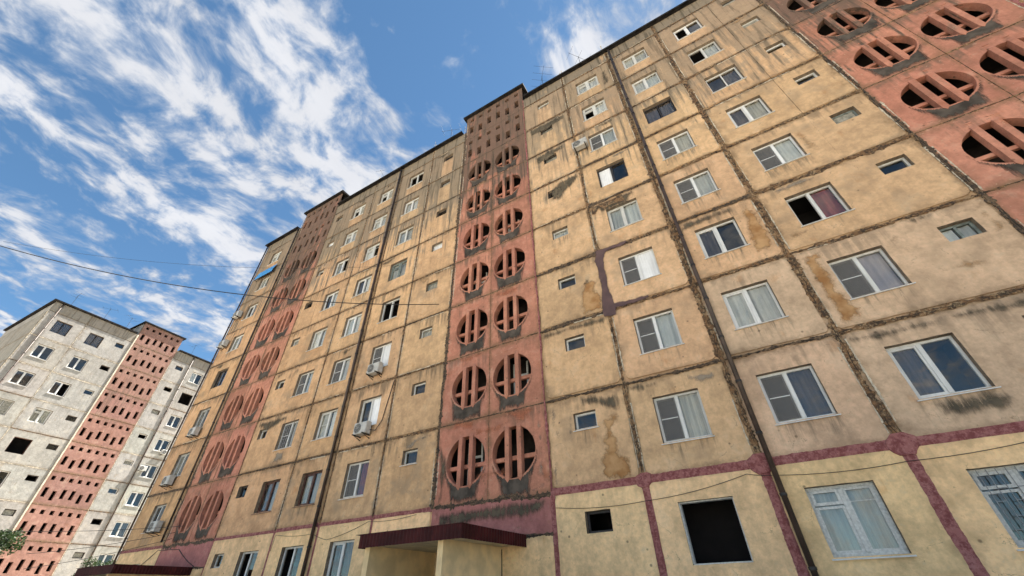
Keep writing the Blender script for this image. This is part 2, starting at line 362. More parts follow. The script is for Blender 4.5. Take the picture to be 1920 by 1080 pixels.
# ------------------------------------------------------------------ ground
def ground_material():
    m, q = mat('dusty_ground'); a = q.noise(q.P, .12, 5); b = q.noise(q.P, 3., 6)
    col = q.mix(q.step(a, .35, .65), (.38, .34, .275), (.46, .41, .33)); col = q.mix(1.0, col, q.step(b, .3, .7, .85, 1.12), 'MULTIPLY')
    q.put(q.b.inputs['Base Color'], col); q.b.inputs['Roughness'].default_value = .95
    q.put(q.b.inputs['Normal'], q.bump(b, .4, .03)); return m
gm = MB(); gm.add([(-1500,-1500,0),(1500,-1500,0),(1500,1500,0),(-1500,1500,0)], [(0,1,2,3)])
o = obj('ground', gm.mesh('ground', ground_material()), loc=(0,0,ZG)); o['kind'] = 'structure'
pm = MB(); pm.box(-26.6, 40, -1.6, 0.2, 0, .12)
o = obj('pavement', pm.mesh('pavement', simple('concrete_apron', (.36, .34, .30), .9, .2, 2.)), loc=(0,0,ZG)); o['kind'] = 'structure'

# ------------------------------------------------------------------ building kit
H = 2.8
def jit(a): return RND.uniform(-a, a)
def round_rect(x0, x1, z0, z1, r, step=.22, j=.006):
    """rounded rectangle, counter-clockwise in (x, z), slightly uneven edges"""
    pts = []
    rs = [max(.02, r*RND.uniform(.6, 1.3)) for _ in range(4)]
    cs = [(x0+rs[0], z0+rs[0], math.pi, rs[0]), (x1-rs[1], z0+rs[1], 1.5*math.pi, rs[1]), (x1-rs[2], z1-rs[2], 0, rs[2]), (x0+rs[3], z1-rs[3], .5*math.pi, rs[3])]
    corners = [[(cx+rr*math.cos(a0+t*math.pi/8), cz+rr*math.sin(a0+t*math.pi/8)) for t in range(5)] for cx, cz, a0, rr in cs]
    for i in range(4):
        pts += corners[i]; a, b = corners[i][-1], corners[(i+1) % 4][0]
        L = math.hypot(b[0]-a[0], b[1]-a[1]); n = int(L/step)
        for k in range(1, n): t = k/n; pts.append((a[0]+(b[0]-a[0])*t+jit(j), a[1]+(b[1]-a[1])*t+jit(j)))
    return pts
def rect(x0, x1, z0, z1, j=0.):
    if not j: return [(x0,z0),(x1,z0),(x1,z1),(x0,z1)]
    out = []
    for (a, b) in (((x0,z0),(x1,z0)), ((x1,z0),(x1,z1)), ((x1,z1),(x0,z1)), ((x0,z1),(x0,z0))):
        n = max(2, int(math.hypot(b[0]-a[0], b[1]-a[1])/.16))
        for k in range(n): t = k/n; out.append((a[0]+(b[0]-a[0])*t+jit(j), a[1]+(b[1]-a[1])*t+jit(j)))
    return out
def offset(loop, d):
    n = len(loop); out = []
    for i in range(n):
        (ax, az), (bx, bz), (cx, cz) = loop[i-1], loop[i], loop[(i+1) % n]
        tx, tz = cx-ax, cz-az; L = math.hypot(tx, tz) or 1
        out.append((bx + d*tz/L, bz - d*tx/L))
    return out
FY, BY = -.018, .022
def panel_mesh(wd, ht, holes, inset=.07, r=.10, sill=None, reveal=.28, mat_=None, fy=FY, jh=.004):
    mb = MB(); O = round_rect(inset, wd-inset, inset, ht-inset, r); O2 = offset(O, .012)
    mb.poly([O]+holes, fy); mb.wall(O2, BY, O, fy); mb.poly([rect(0, wd, 0, ht), O2], BY)
    nf = len(mb.f)
    for h_ in holes: mb.wall(h_, fy, h_, reveal)
    sx, sw, sz = sill if sill else (0, 1, -9)
    me = mb.mesh('wall_panel', mat_ or M['plaster'], {'cell': lambda p: (p[0]/wd, p[2]/ht), 'sill': lambda p: ((p[0]-sx)/sw, sz-p[2])})
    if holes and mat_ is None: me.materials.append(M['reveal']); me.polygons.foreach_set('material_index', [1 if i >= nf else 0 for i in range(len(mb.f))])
    return me

def strip_mesh(length, wd, mat_, vertical, rough=1., proud=.02, seed=0, seg=.05, rag=1., crack=None):
    """ragged bead of sealant along a joint; runs along +x (or +z when vertical) from 0 to length, split by a broken crack"""
    r = random.Random(seed); n = max(4, int(length/seg)); mb = MB(); mi = []; K = (-1, -.55, -.07, .07, .55, 1)
    for i in range(n+1):
        t = length*i/n
        a = noise.noise((t*1.3, seed*3.1, 0)); b = noise.noise((t*5.3, seed*3.1, 5)); c = noise.noise((t*15., seed*1.3, 9))
        hw = wd/2*(1 + rough*(.70*a + .55*b + .45*c)); hw = max(hw, wd*.12); cen = wd*.30*noise.noise((t*1.1, seed*2.2, 17))*rough; cr = wd*.35*noise.noise((t*2.7, seed*5.2, 27))*rough
        for k in K:
            e = cen + hw*k + (r.uniform(-.16, .16)*wd*rough*rag if abs(k) == 1 else 0)
            if abs(k) < .1: e = cen+cr+(.007 if k > 0 else -.007)*(1+1.2*noise.noise((t*4, seed, 3)))
            y = (-.010 + r.uniform(-.016, .012)*rag) if abs(k) == 1 else FY - proud*(.45 if abs(k) > .1 else .25)*(1+.9*noise.noise((t*9., seed, k*3)))
            mb.v.append((t, y, e) if not vertical else (e, y, t))
    for i in range(n):
        dk = noise.noise((length*i/n*1.9, seed*1.7, 40)) > -.15
        for k in range(5):
            q = (i*6+k, (i+1)*6+k, (i+1)*6+k+1, i*6+k+1)
            mb.f.append(q if not vertical else q[::-1]); mi.append(1 if (k == 2 and dk and crack) else 0)
    me = mb.mesh('joint_sealant', mat_)
    if crack: me.materials.append(crack); me.polygons.foreach_set('material_index', mi)
    return me

def blob_mesh(pts, mat_, seed=0, y0=-.0, thick=.010, rag=.05, sub=8, solid=False, rim=.13):
    """smeared render patch: ragged closed outline in (x, z), a few millimetres thick"""
    lp = []; n = len(pts)
    for i in range(n):
        a, b = pts[i], pts[(i+1) % n]
        for k in range(sub):
            t = k/sub; x = a[0]+(b[0]-a[0])*t; z = a[1]+(b[1]-a[1])*t
            lp.append((x + rag*noise.noise((x*3.1+seed, z*3.1, 1.)) + rag*.6*noise.noise((x*9+seed, z*9, 4.)), z + rag*noise.noise((x*3.1, z*3.1+seed, 7.)) + rag*.6*noise.noise((x*9, z*9+seed, 11.))))
    if solid:
        mb = MB(); mb.poly([lp], FY-thick); mb.wall(offset(lp, .012), FY+.006, lp, FY-thick)
        return mb.mesh('repair_patch', mat_)
    return rim_mesh('repair_patch', lp, mat_, FY-thick, rim)
def rim_mesh(name, lp, mat_, y, rim=.13, yf=None, rim_lp=None):
    """flat coat whose uv 'rim' runs from 0 at the outline to 1 inside: a grid of points clipped to the outline"""
    xs = [a for a, b in lp]; zs = [b for a, b in lp]; st = .035 if rim_lp else .05
    def inside(x, z):
        c = False; j = len(lp)-1
        for i in range(len(lp)):
            (xi, zi), (xj, zj) = lp[i], lp[j]
            if (zi > z) != (zj > z) and x < (xj-xi)*(z-zi)/(zj-zi)+xi: c = not c
            j = i
        return c
    def dist(x, z):
        d = 9.; rl = rim_lp or lp
        for i in range(1 if rim_lp else 0, len(rl)):
            (ax, az), (bx, bz) = rl[i-1], rl[i]; dx, dz = bx-ax, bz-az; L = dx*dx+dz*dz or 1e-9
            t = max(0, min(1, ((x-ax)*dx+(z-az)*dz)/L)); d = min(d, math.hypot(x-ax-t*dx, z-az-t*dz))
        return d
    nx = int((max(xs)-min(xs))/st)+2; nz = int((max(zs)-min(zs))/st)+2; val = {}; mb = MB(); idx = {}
    for i in range(nx+1):
        for k in range(nz+1):
            x = min(xs)-st*.5+i*st; z = min(zs)-st*.5+k*st
            val[i, k] = (x, z, dist(x, z)*(1 if inside(x, z) else -1) if inside(x, z) or not rim_lp else -.02)
    for i in range(nx):
        for k in range(nz):
            c = [(i, k), (i+1, k), (i+1, k+1), (i, k+1)]
            if (min if rim_lp else max)(val[q][2] for q in c) <= 0: continue
            for q in c:
                if q not in idx: idx[q] = len(mb.v); mb.v.append((val[q][0], y if yf is None else yf(val[q][1]), val[q][1]))
            mb.f.append(tuple(idx[q] for q in c))
    vals = [0]*len(mb.v)
    for q, n_ in idx.items(): vals[n_] = max(-.4, min(1., val[q][2]/rim))
    me = bpy.data.meshes.new(name); me.from_pydata(mb.v, [], mb.f); me.materials.append(mat_)
    ul = me.uv_layers.new(name='rim'); d = []
    for l_ in me.loops: d += [vals[l_.vertex_index], 0.]
    ul.data.foreach_set('uv', d); me.update(); return me

# ---- windows: part "window" (frame mesh) > pane, sill, curtain, room
CACHE = {}
def cached(key, fn):
    if key not in CACHE: CACHE[key] = fn()
    return CACHE[key]
FRY = .12
def frame_mesh(wd, ht, style, mt):
    """origin at the lower left corner of the opening"""
    mb = MB(); f = .065; y0, y1 = FRY, FRY+.07
    if style == 'bare':                      # only the jambs are left
        mb.box(0, .035, .03, .26, .03, ht-.03); mb.box(wd-.03, wd, .06, .26, .03, ht-.03); mb.box(0, wd, .08, .24, 0, .03); mb.box(0, wd, .08, .24, ht-.03, ht); return mb.mesh('window', mt)
    mb.bbox(0, wd, y0, y1, 0, f); mb.bbox(0, wd, y0, y1, ht-f, ht); mb.bbox(0, f, y0+.001, y1, f, ht-f); mb.bbox(wd-f, wd, y0+.001, y1, f, ht-f)
    def sash(xa, xb, za, zb, t=.045, dy=.012):
        mb.box(xa, xb, y0+dy, y1-.005, za, za+t); mb.box(xa, xb, y0+dy, y1-.005, zb-t, zb); mb.box(xa, xa+t, y0+dy+.001, y1-.005, za+t, zb-t); mb.box(xb-t, xb, y0+dy+.001, y1-.005, za+t, zb-t)
    c = wd/2
    if style in ('two', 'two_net', 'two_open'):
        mb.bbox(c-.055, c+.045, y0-.012, y1, f-.01, ht-f+.01)
        if style != 'two_open': sash(f, c-.055, f, ht-f)
        if style == 'two_net': mb.box(f+.03, c-.09, y0-.006, y0+.02, ht*.50, ht*.50+.022)
    elif style == 'old':
        mb.bbox(c-.045, c+.045, y0-.008, y1, f, ht-f); sash(f, c-.045, f, ht*.70, .05); sash(f, c-.045, ht*.72, ht-f, .06, -.006)
        sash(c+.045, wd-f, f, ht-f, .05); mb.box(c+.08, wd-f-.04, y0+.02, y1-.02, ht*.74, ht*.74+.016)
    elif style == 'thin':
        mb.box(c-.02, c+.02, y0, y1, f, ht-f)
    elif style == 'small2':
        mb.box(c-.03, c+.03, y0, y1, f, ht-f)
    return mb.mesh('window', mt)
def pane_mesh(wd, ht):
    mb = MB(); mb.box(0, wd, 0, .004, 0, ht); return mb.mesh('pane', M['glass'])
def curtain_mesh(wd, ht, mt, seed):
    r = random.Random(seed); mb = MB(); n = 26; ph = r.uniform(0, 6); fr = r.uniform(26, 44)
    for i in range(n+1):
        x = wd*i/n; y = .018*math.sin(x*fr+ph)+.012*math.sin(x*fr*.43+ph*2)
        mb.v += [(x, y, 0), (x, y*.8, ht)]
    for i in range(n): mb.f.append((2*i, 2*i+2, 2*i+3, 2*i+1))
    return mb.mesh('curtain', mt)
def room_mesh(wd, ht, mt, dp=1.25):
    mb = MB(); x0, x1, z0, z1 = -.12, wd+.12, -.10, ht+.12
    mb.add([(x0,.285,z0),(x1,.285,z0),(x1,dp,z0),(x0,dp,z0),(x0,.285,z1),(x1,.285,z1),(x1,dp,z1),(x0,dp,z1)], [(0,1,2,3),(7,6,5,4),(1,5,6,2),(2,6,7,3),(3,7,4,0)])
    return mb.mesh('room', mt)
def sill_mesh(wd, mt):
    mb = MB(); a, b = -.045, wd+.045
    mb.add([(a,-.075,-.035),(b,-.075,-.035),(b,FRY+.01,.004),(a,FRY+.01,.004),(a,-.075,-.055),(b,-.075,-.055),(b,FRY+.01,-.03),(a,FRY+.01,-.03)], [(0,1,2,3),(7,6,5,4),(4,5,1,0),(5,6,2,1),(3,7,4,0)])
    return mb.mesh('sill', mt)
FILL = {'w': 'c_white', 's': 'c_sheer', 'b': 'c_blue', 'r': 'c_red', 'k': 'c_dark', 'l': 'c_lilac', 'p': 'c_white', 'g': 'board'}
def window(parent, x, z, wd, ht, style='two', fill='dd', frame='pvc', sill='metal_sill', room='room', seed=0):
    """x, z: lower left corner of the opening in the parent's frame; fill: one letter for each light, d dark glass, o open, p board"""
    k = (round(wd, 2), round(ht, 2))
    wn = obj('window', cached(('f', k, style, frame), lambda: frame_mesh(wd, ht, style, M[frame])), parent, (x, 0, z))
    obj('room', cached(('r', k, room), lambda: room_mesh(wd, ht, M[room])), wn)
    if sill: obj('sill', cached(('s', k[0], sill), lambda: sill_mesh(wd, M[sill])), wn)
    if style == 'two_net' and fill[0] == 'd':
        nm_ = cached(('net', k), lambda: MB().box(.075, wd/2-.065, 0, .003, .075, ht-.075).mesh('fly_screen', M['net']))
        obj('fly_screen', nm_, wn, (0, FRY-.004, 0))
    f = .065; n = len(fill)
    spans = [(f, wd-f)] if n == 1 else [(f, wd/2-.055), (wd/2+.045, wd-f)]
    for i, (a, b) in enumerate(spans):
        c = fill[i]; pw, ph = b-a, ht-2*f
        if c == 'o' or style == 'bare':
            if style == 'bare': break
            if style != 'two_open' and seed % 2:  # casement swung inwards
                po = obj('pane', cached(('p', round(pw, 2), round(ph, 2)), lambda: pane_mesh(pw, ph)), wn, (a, FRY+.10, f), (0, 0, math.radians(62)))
            continue
        if c in 'pg':
            bm = cached(('b', round(pw, 2), round(ph, 2), c), lambda: MB().box(0, pw, 0, .02, 0, ph).mesh('board', M[FILL[c]]))
            obj('board', bm, wn, (a, FRY+.03, f)); continue
        obj('pane', cached(('p', round(pw, 2), round(ph, 2)), lambda: pane_mesh(pw, ph)), wn, (a, FRY+.035, f))
        if c != 'd': obj('curtain', cached(('c', round(pw, 2), round(ph, 2), c, (seed+i) % 3), lambda: curtain_mesh(pw, ph+.04, M[FILL[c]], seed)), wn, (a, FRY+.085+.02*i, f-.02))
    return wn
def grille(wn, wd, ht):
    mb = MB()
    xs = [wd*k/9 for k in range(1, 9)]
    for x in xs: mb.box(x-.006, x+.006, .035, .047, .03, ht-.03)
    r = random.Random(3)
    for i in range(len(xs)-1):
        for k in range(2): z = ht*(.2+.35*k) + (.22 if i % 2 else 0); mb.box(xs[i], xs[i+1], .037, .045, z, z+.012)
    obj('grille', mb.mesh('grille', M['acgrey']), wn)

# ---- tower panels
def circle_hole(cx, cz, r):
    return [(cx+r*math.cos(t)+jit(.006), cz+r*math.sin(t)+jit(.006)) for t in [2*math.pi*k/44 for k in range(44)]]
def tower_circle_panel(B, x, zc, wd, cx, col, seed, stair=True):
    cz, r = 1.40, .83
    pn = obj('wall_panel', panel_mesh(wd, H, [circle_hole(cx, cz, r)], .012, .03, None, .26, M['tower']), B, (x, 0, zc), color=col)
    bm = cached('bar', lambda: bar_mesh())
    for dx in (-.235, .235): obj('bar', bm, pn, (cx+dx, 0, cz), color=col)
    cb_ = cached('crossbar', lambda: MB().bbox(-.84, .84, .17, .27, -.07, .07).mesh('crossbar', M['tower'], {'cell': lambda p: (.5, .5), 'sill': lambda p: (0, -9)}))
    obj('crossbar', cb_, pn, (cx, 0, cz-.16), color=tuple(min(1, c*1.12) for c in col[:3])+(0.1,))
    obj('sill', cached(('apron', seed % 11), lambda: apron_mesh(r, seed)), pn, (cx, 0, cz))
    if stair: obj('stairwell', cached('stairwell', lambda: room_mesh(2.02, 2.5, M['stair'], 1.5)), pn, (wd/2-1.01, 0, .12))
    if seed % 3 == 0:
        obj('inner_frame', cached('inner_frame', lambda: MB().box(-.5, -.43, .9, .95, -.8, .9).box(.1, .17, .9, .95, -.8, .9).box(-.43, .1, .9, .95, .3, .38).mesh('inner_frame', M['oldwhite'])), pn, (cx+jit(.2), 0, cz))
    return pn
def bar_mesh():
    mb = MB(); w2 = .08; zt, zb = .86, -.84; y0, y1 = -.05, .15
    mb.add([(-w2,y0,zb),(w2,y0,zb),(w2,y0,zt-.06),(-w2,y0,zt-.06),(-w2,y1,zb+.1),(w2,y1,zb+.1),(w2,y1,zt),(-w2,y1,zt),(0,y0+.03,zb-.10),(-w2,FY-.002,zt+.03),(w2,FY-.002,zt+.03)],
           [(0,1,2,3),(1,5,6,2),(4,0,3,7),(0,8,1),(0,4,8),(1,8,5),(4,5,8),(3,2,10,9),(2,6,10),(7,3,9)])
    mb.box(-w2+.01, w2-.01, -.035, -.005, zt+.16, zt+.195)
    return mb.mesh('bar', M['tower'], {'cell': lambda p: (.5, .5), 'sill': lambda p: (0, -9)})
def apron_mesh(r, seed):
    """the sooty apron below a round opening"""
    q = random.Random(seed); d1, d2 = q.uniform(-.10, .06), q.uniform(-.10, .06); w1, w2 = q.uniform(.70, 1.0), q.uniform(.70, 1.0)
    out = [(-r*1.10, -r*.05), (-r*1.04, -r*.55), (-r*.96*w1, -r*1.05), (-r*.85*w1, -1.34+d1), (-r*.2, -1.36+d2), (r*.3, -1.34+d1), (r*.85*w2, -1.36+d2), (r*.96*w2, -r*1.05), (r*1.04, -r*.55), (r*1.10, -r*.05)]
    inn = [((r+.03)*math.cos(t), (r+.03)*math.sin(t)) for t in [math.radians(-4-172*k/24) for k in range(25)]]
    return rim_mesh('sill', out+inn, M['soot'], FY-.004, .24, None, out)
def sieve_panel(B, x, zc, wd, col, seed, ht=H, small=True, holes_col=6):
    holes = []; p = (wd-.95)/(holes_col-1)
    for i in range(holes_col):
        cx = .475+p*i; lo = .62 + (-.22 if i in (1, 4) else 0)
        holes.append(rect(cx-.15, cx+.15, lo, lo+.80)); holes.append(rect(cx-.15, cx+.15, 2.06, 2.42))
    if ht < H: holes = [h_ for h_ in holes if max(b for a, b in h_) < ht-.05]
    pn = obj('wall_panel', panel_mesh(wd, ht, holes, .015, .03, None, .30, M['tower']), B, (x, 0, zc), color=col)
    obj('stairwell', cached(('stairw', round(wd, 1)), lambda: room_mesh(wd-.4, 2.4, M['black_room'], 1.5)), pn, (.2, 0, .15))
    return pn

# ------------------------------------------------------------------ main block
B = thing('apartment_building', 'long nine-storey ochre panel apartment block with pink stair towers filling the frame', 'building', (0, 0, ZG))
Z0 = -ZG                                     # child z of the joint above the ground floor
def jz(k): return Z0 + (k-2)*H               # child z of the floor of storey k (k = 1 is the ground floor)
OCH = (.655, .432, .250); ORA = (.61, .375, .205); YEL = (.94, .645, .355); BEI = (.65, .46, .31); PINK = (.53, .236, .160); ROSE = (.47, .19, .17)
def tint(c, a=1., v=.06):
    k = 1+jit(v); return tuple(max(0, x*k*(1+jit(.02))) for x in c)+(a,)

# columns: (x0, x1, small window?, list of (kind, xa, xb))
TW = 4.54
A_L, A_R = -4.54, 0.0
def mirror(x): return -4.54 - x
cols = {}
R_COLS = [('r1', 0, 2.80, None, (.98, 1.73)), ('r2', 2.80, 5.70, (3.53, 4.83), None), ('r3', 5.70, 8.48, (6.35, 7.66), None), ('r4', 8.48, 12.95, (9.20, 10.50), (11.70, 12.42))]
L_COLS = [('l'+n[1], mirror(b), mirror(a), (mirror(w_[1]), mirror(w_[0])) if w_ else None, (mirror(s_[1]), mirror(s_[0])) if s_ else None) for n, a, b, w_, s_ in R_COLS]
E_COLS = [('e', -26.52, -22.03, (-24.97, -23.65), None), ('x', 17.49, 21.96, (18.90, 20.20), None)]
WSPEC = {   # (column, storey): (style, fill, frame)
 ('r2',1):('bare','oo','oldwhite'), ('r2',2):('two_net','ds','pvc'), ('r2',3):('two_net','db','pvc'), ('r2',4):('two_net','dp','pvc'), ('r2',5):('two','bb','pvc'), ('r2',6):('two_open','pd','darkframe'), ('r2',7):('two_net','db','pvc'), ('r2',8):('old','ow','oldwhite'), ('r2',9):('old','ww','oldwhite'),
 ('r3',1):('old','ss','oldwhite'), ('r3',2):('two_net','dk','pvc'), ('r3',3):('two','ww','pvc'), ('r3',4):('two','kd','pvc'), ('r3',5):('two_net','db','pvc'), ('r3',6):('two_net','ds','pvc'), ('r3',7):('thin','kk','darkframe'), ('r3',8):('two','wb','pvc'), ('r3',9):('two','ss','pvc'),
 ('r4',1):('old','dd','oldwhite'), ('r4',2):('two','kd','pvc'), ('r4',3):('two_net','dl','pvc'), ('r4',4):('two_open','or','pvc'), ('r4',5):('two_net','db','pvc'), ('r4',6):('two','ks','pvc'), ('r4',7):('thin','dk','pvc'), ('r4',8):('two_open','ob','pvc'), ('r4',9):('two','od','pvc'),
 ('l2',1):('two','kk','pvc'), ('l2',2):('two_net','dr','pvc'), ('l2',3):('two','dp','pvc'), ('l2',4):('two_net','dp','pvc'), ('l2',5):('two_open','oo','oldwhite'), ('l2',6):('old','ss','tealwood'), ('l2',7):('two','bs','pvc'), ('l2',8):('two','sw','pvc'), ('l2',9):('two_open','oo','oldwhite'),
 ('l3',1):('two_open','od','pvc'), ('l3',2):('two','ss','brownwood'), ('l3',3):('two_net','sw','pvc'), ('l3',4):('two_net','dw','pvc'), ('l3',5):('two','bw','pvc'), ('l3',6):('two','dw','pvc'), ('l3',7):('old','wo','oldwhite'), ('l3',8):('old','sw','oldwhite'), ('l3',9):('old','og','oldwhite'),
 ('l4',1):('two_open','od','pvc'), ('l4',2):('two','ks','brownwood'), ('l4',3):('two_net','dw','pvc'), ('l4',4):('two_net','db','pvc'), ('l4',5):('two','wb','pvc'), ('l4',6):('two','db','pvc'), ('l4',7):('two','so','pvc'), ('l4',8):('old','sw','oldwhite'), ('l4',9):('old','og','oldwhite'),
 ('e',1):('two','dd','pvc'), ('e',2):('two','dd','pvc'), ('e',3):('two','ss','oldwhite'), ('e',4):('two','ss','oldwhite'), ('e',5):('thin','kk','darkframe'), ('e',6):('two','bw','pvc'), ('e',7):('two','dw','pvc'), ('e',8):('two','bs','pvc'), ('e',9):('old','so','oldwhite'),
}
SSPEC = {   # small windows: (fill, frame, sill)
 ('r1',1):('o','darkframe',None), ('r1',2):('d','pvc','metal_sill'), ('r1',3):('d','pvc',None), ('r1',4):('d','oldwhite',None), ('r1',5):('b','pvc',None), ('r1',6):('o','darkframe',None), ('r1',7):('g','darkframe',None), ('r1',8):('g','darkframe',None), ('r1',9):('o','oldwhite',None),
 ('r4',1):('d','oldwhite',None), ('r4',2):('d','darkframe',None), ('r4',3):('bb','tealwood',None), ('r4',4):('d','pvc',None), ('r4',5):('g','tealwood',None), ('r4',6):('d','pvc',None), ('r4',7):('d','pvc',None), ('r4',8):('g','oldwhite',None), ('r4',9):('g','darkframe',None),
 ('l1',2):('d','pvc','metal_sill'), ('l1',3):('d','pvc',None), ('l1',4):('s','oldwhite',None), ('l1',5):('g','tealwood',None), ('l1',6):('p','oldwhite',None), ('l1',7):('o','darkframe',None), ('l1',8):('g','darkframe',None), ('l1',9):('o','darkframe',None),
 ('l4',1):('d','oldwhite',None), ('l4',2):('o','darkframe',None), ('l4',3):('d','pvc',None), ('l4',4):('d','oldwhite',None), ('l4',5):('g','oldwhite',None), ('l4',6):('o','darkframe',None), ('l4',7):('o','oldwhite',None), ('l4',8):('p','oldwhite',None), ('l4',9):('g','darkframe',None),
}
WH0, WH1, SH0, SH1 = .84, 2.17, 1.67, 2.20
seed = 0
for name, x0, x1, win, sm in R_COLS + L_COLS + E_COLS:
    for k in range(1, 10):
        seed += 1
        wd = x1-x0; holes = []; sill = None
        skip_small = (name == 'l1' and k == 1)
        if win: holes.append(rect(win[0]-x0, win[1]-x0, WH0, WH1, .005)); sill = ((win[0]+win[1])/2-x0, .66, WH0)
        if sm and not skip_small:
            holes.append(rect(sm[0]-x0, sm[1]-x0, SH0, SH1, .005))
            if not sill: sill = ((sm[0]+sm[1])/2-x0, .42, SH0)
        if k == 1: c = YEL
        elif name in ('e',): c = ORA
        elif name[0] == 'l': c = tuple(a*.35+b*.65 for a, b in zip(OCH, ORA)) if name in ('l3', 'l4') else tuple(a*.65+b*.35 for a, b in zip(OCH, ORA))
        elif k <= 3 and name in ('r3', 'r4'): c = BEI
        else: c = OCH
        a = .10 if k == 1 else 1.0 if name[0] in 'le' else .55 if k <= 3 else .78
        ins, rr = (.10, .16) if name[0] in 'rx' else (.06, .08)
        obj('wall_panel', panel_mesh(wd, H, holes, ins, rr, sill, fy=FY+jit(.005)), B, (x0, 0, jz(k)), color=tint(c, a, .06))
        if win:
            st, fl, fr = WSPEC.get((name, k), ('two', 'dd', 'pvc'))
            sl = None if st == 'bare' else ('brownwood' if fr == 'brownwood' else 'metal_sill' if fr in ('pvc', 'oldwhite') else None)
            wn = window(B, win[0], jz(k)+WH0, win[1]-win[0], WH1-WH0, st, fl, fr, sl, 'black_room' if 'o' in fl else 'room', seed)
            if (name, k) in (('r4', 1), ('e', 2), ('l4', 3), ('e', 3), ('e', 4)): grille(wn, win[1]-win[0], WH1-WH0)
        if sm and not skip_small:
            fl, fr, sl = SSPEC[(name, k)]
            window(B, sm[0], jz(k)+SH0, sm[1]-sm[0], SH1-SH0, 'small2' if len(fl) == 2 else 'small', fl, fr, sl, 'black_room' if fl == 'o' else 'room', seed)
    # attic strip below the roof, and the plinth
    obj('wall_panel', panel_mesh(x1-x0, 1.08, [], .05, .06), B, (x0, 0, jz(10)), color=tint(OCH, 1.25))
    obj('wall_panel', panel_mesh(x1-x0, Z0-H, [], .03, .04), B, (x0, -.02, 0), color=tint((.36, .33, .28), .1))

def tower(x0, canopy=True, first=1):
    global seed
    hw = TW/2
    for k in range(1, 9):
        for i in (0, 1):
            seed += 1
            if k == 1: continue
            tower_circle_panel(B, x0+hw*i, jz(k), hw, (hw-.965) if i == 0 else .99, tint(PINK, .75+.055*k, .10), seed)
    sieve_panel(B, x0, jz(9), TW, tint(tuple(a*.92 for a in PINK), 1.15), seed)
    sieve_panel(B, x0, jz(10), TW, tint(tuple(a*.85 for a in PINK), 1.2), seed, H)
    # ground floor of the tower: rose band, then yellow wall, and the plinth
    obj('wall_panel', panel_mesh(TW, 1.05, [], .01, .02, None, .28, M['tower']), B, (x0, 0, Z0-1.05), color=tint(ROSE, .1))
    obj('wall_panel', panel_mesh(TW, Z0-1.05, [rect(1.0, 2.0, .1, 2.2)], .01, .02), B, (x0, 0, 0), color=tint(YEL, .1))
    dm = MB(); dm.box(1.0, 2.0, .12, .18, .1, 2.2); dd = obj('door', dm.mesh('door', M['iron']), B, (x0, 0, 0))
    obj('handle', MB().box(1.86, 1.90, .06, .12, 1.05, 1.22).mesh('handle', M['galv']), dd)
    rm = MB(); a, b, y0, y1 = x0-.20, x0+TW+.20, -.22, 7.
    rm.box(a, b, y0, y1, jz(11)-.02, jz(11)+.14)
    rm.box(x0-.02, x0+.06, .3, 7., jz(10)+1.0, jz(11)-.02); rm.box(x0+TW-.06, x0+TW+.02, .3, 7., jz(10)+1.0, jz(11)-.02)
    obj('tower_roof', rm.mesh('tower_roof', M['roofmetal']), B)
T_X = {'A': A_L, 'B': 12.95, 'C': -22.03}
for t in T_X.values(): tower(t)

# roof edge with drip flashing
for xa, xb in ((-26.72, T_X['C']-.21), (T_X['C']+TW+.21, A_L-.21), (A_R+.21, 12.95-.21), (12.95+TW+.21, 22.2)):
    rm = MB(); rm.box(xa, xb, -.24, 12.2, jz(10)+1.05, jz(10)+1.13); rm.box(xa, xb, -.26, -.236, jz(10)+1.00, jz(10)+1.16)
    obj('roof_edge', rm.mesh('roof_edge', M['roofmetal']), B)
cm = MB(); cm.box(-26.50, 40, 1.62, 12., 0, jz(10)+1.0); cm.box(-26.52, -26.30, .05, 12., 0, jz(10)+1.0); cm.box(21.97, 40, 0, 1.6, 0, jz(10)+1.0)
obj('rear_block', cm.mesh('rear_block', M['core']), B)

# ---- joints
S = [100]
def joint(B_, x, z, length, wd, mt='mastic', vertical=False, rough=1., proud=.02):
    S[0] += 1
    me = strip_mesh(length, wd, M[mt], vertical, rough, proud, S[0], rag=.12 if mt == 'maroon' else 1., crack=M['crack'] if mt in ('mastic', 'mastic_dark') else None)
    return obj('joint_sealant', me, B_, (x, 0, z))
ALLC = [(c[0], c[1], c[2]) for c in R_COLS+L_COLS+E_COLS]
for name, x0, x1 in ALLC:
    for k in range(3, 11):
        right = name[0] == 'r'
        wd = .10 if right else .085
        if name == 'r4' and k in (4, 5): wd = .16
        joint(B, x0+.01, jz(k)+jit(.01), x1-x0-.02, wd*RND.uniform(.8, 1.6), RND.choice(['mastic', 'mastic', 'mastic', 'mastic_dark']), rough=1.5)
        if RND.random() < .55:               # a second, broken smear of grout along the joint
            L = RND.uniform(.5, x1-x0-.4); joint(B, x0+RND.uniform(.1, x1-x0-L-.1), jz(k)+RND.choice((-.06, .06)), L, .035, 'grout', rough=1.7, proud=.012)
for x, wd, mt in ((2.80, .10, 'mastic'), (5.70, .15, 'mastic'), (8.48, .16, 'mastic'), (12.95, .10, 'mastic_dark'), (A_R, .07, 'maroon'), (A_L, .16, 'mastic_dark'), (mirror(2.80), .095, 'mastic'), (mirror(5.70), .07, 'mastic'), (mirror(8.48), .09, 'mastic'), (-17.49, .05, 'mastic'), (-22.03, .20, 'mastic_dark'), (17.49, .13, 'maroon')):
    for k in range(2, 11):
        joint(B, x+jit(.008), jz(k), H if k < 10 else 1.06, wd*RND.uniform(.85, 1.25), mt, True, 1.25, .022)
        
        for sd_ in ((-1, 1) if wd >= .085 else ()):
            if RND.random() < .8: joint(B, x+sd_*wd*.72, jz(k)+RND.uniform(.05, .5), RND.uniform(1.2, 2.2), .032, 'grout', True, 1.6, .014)
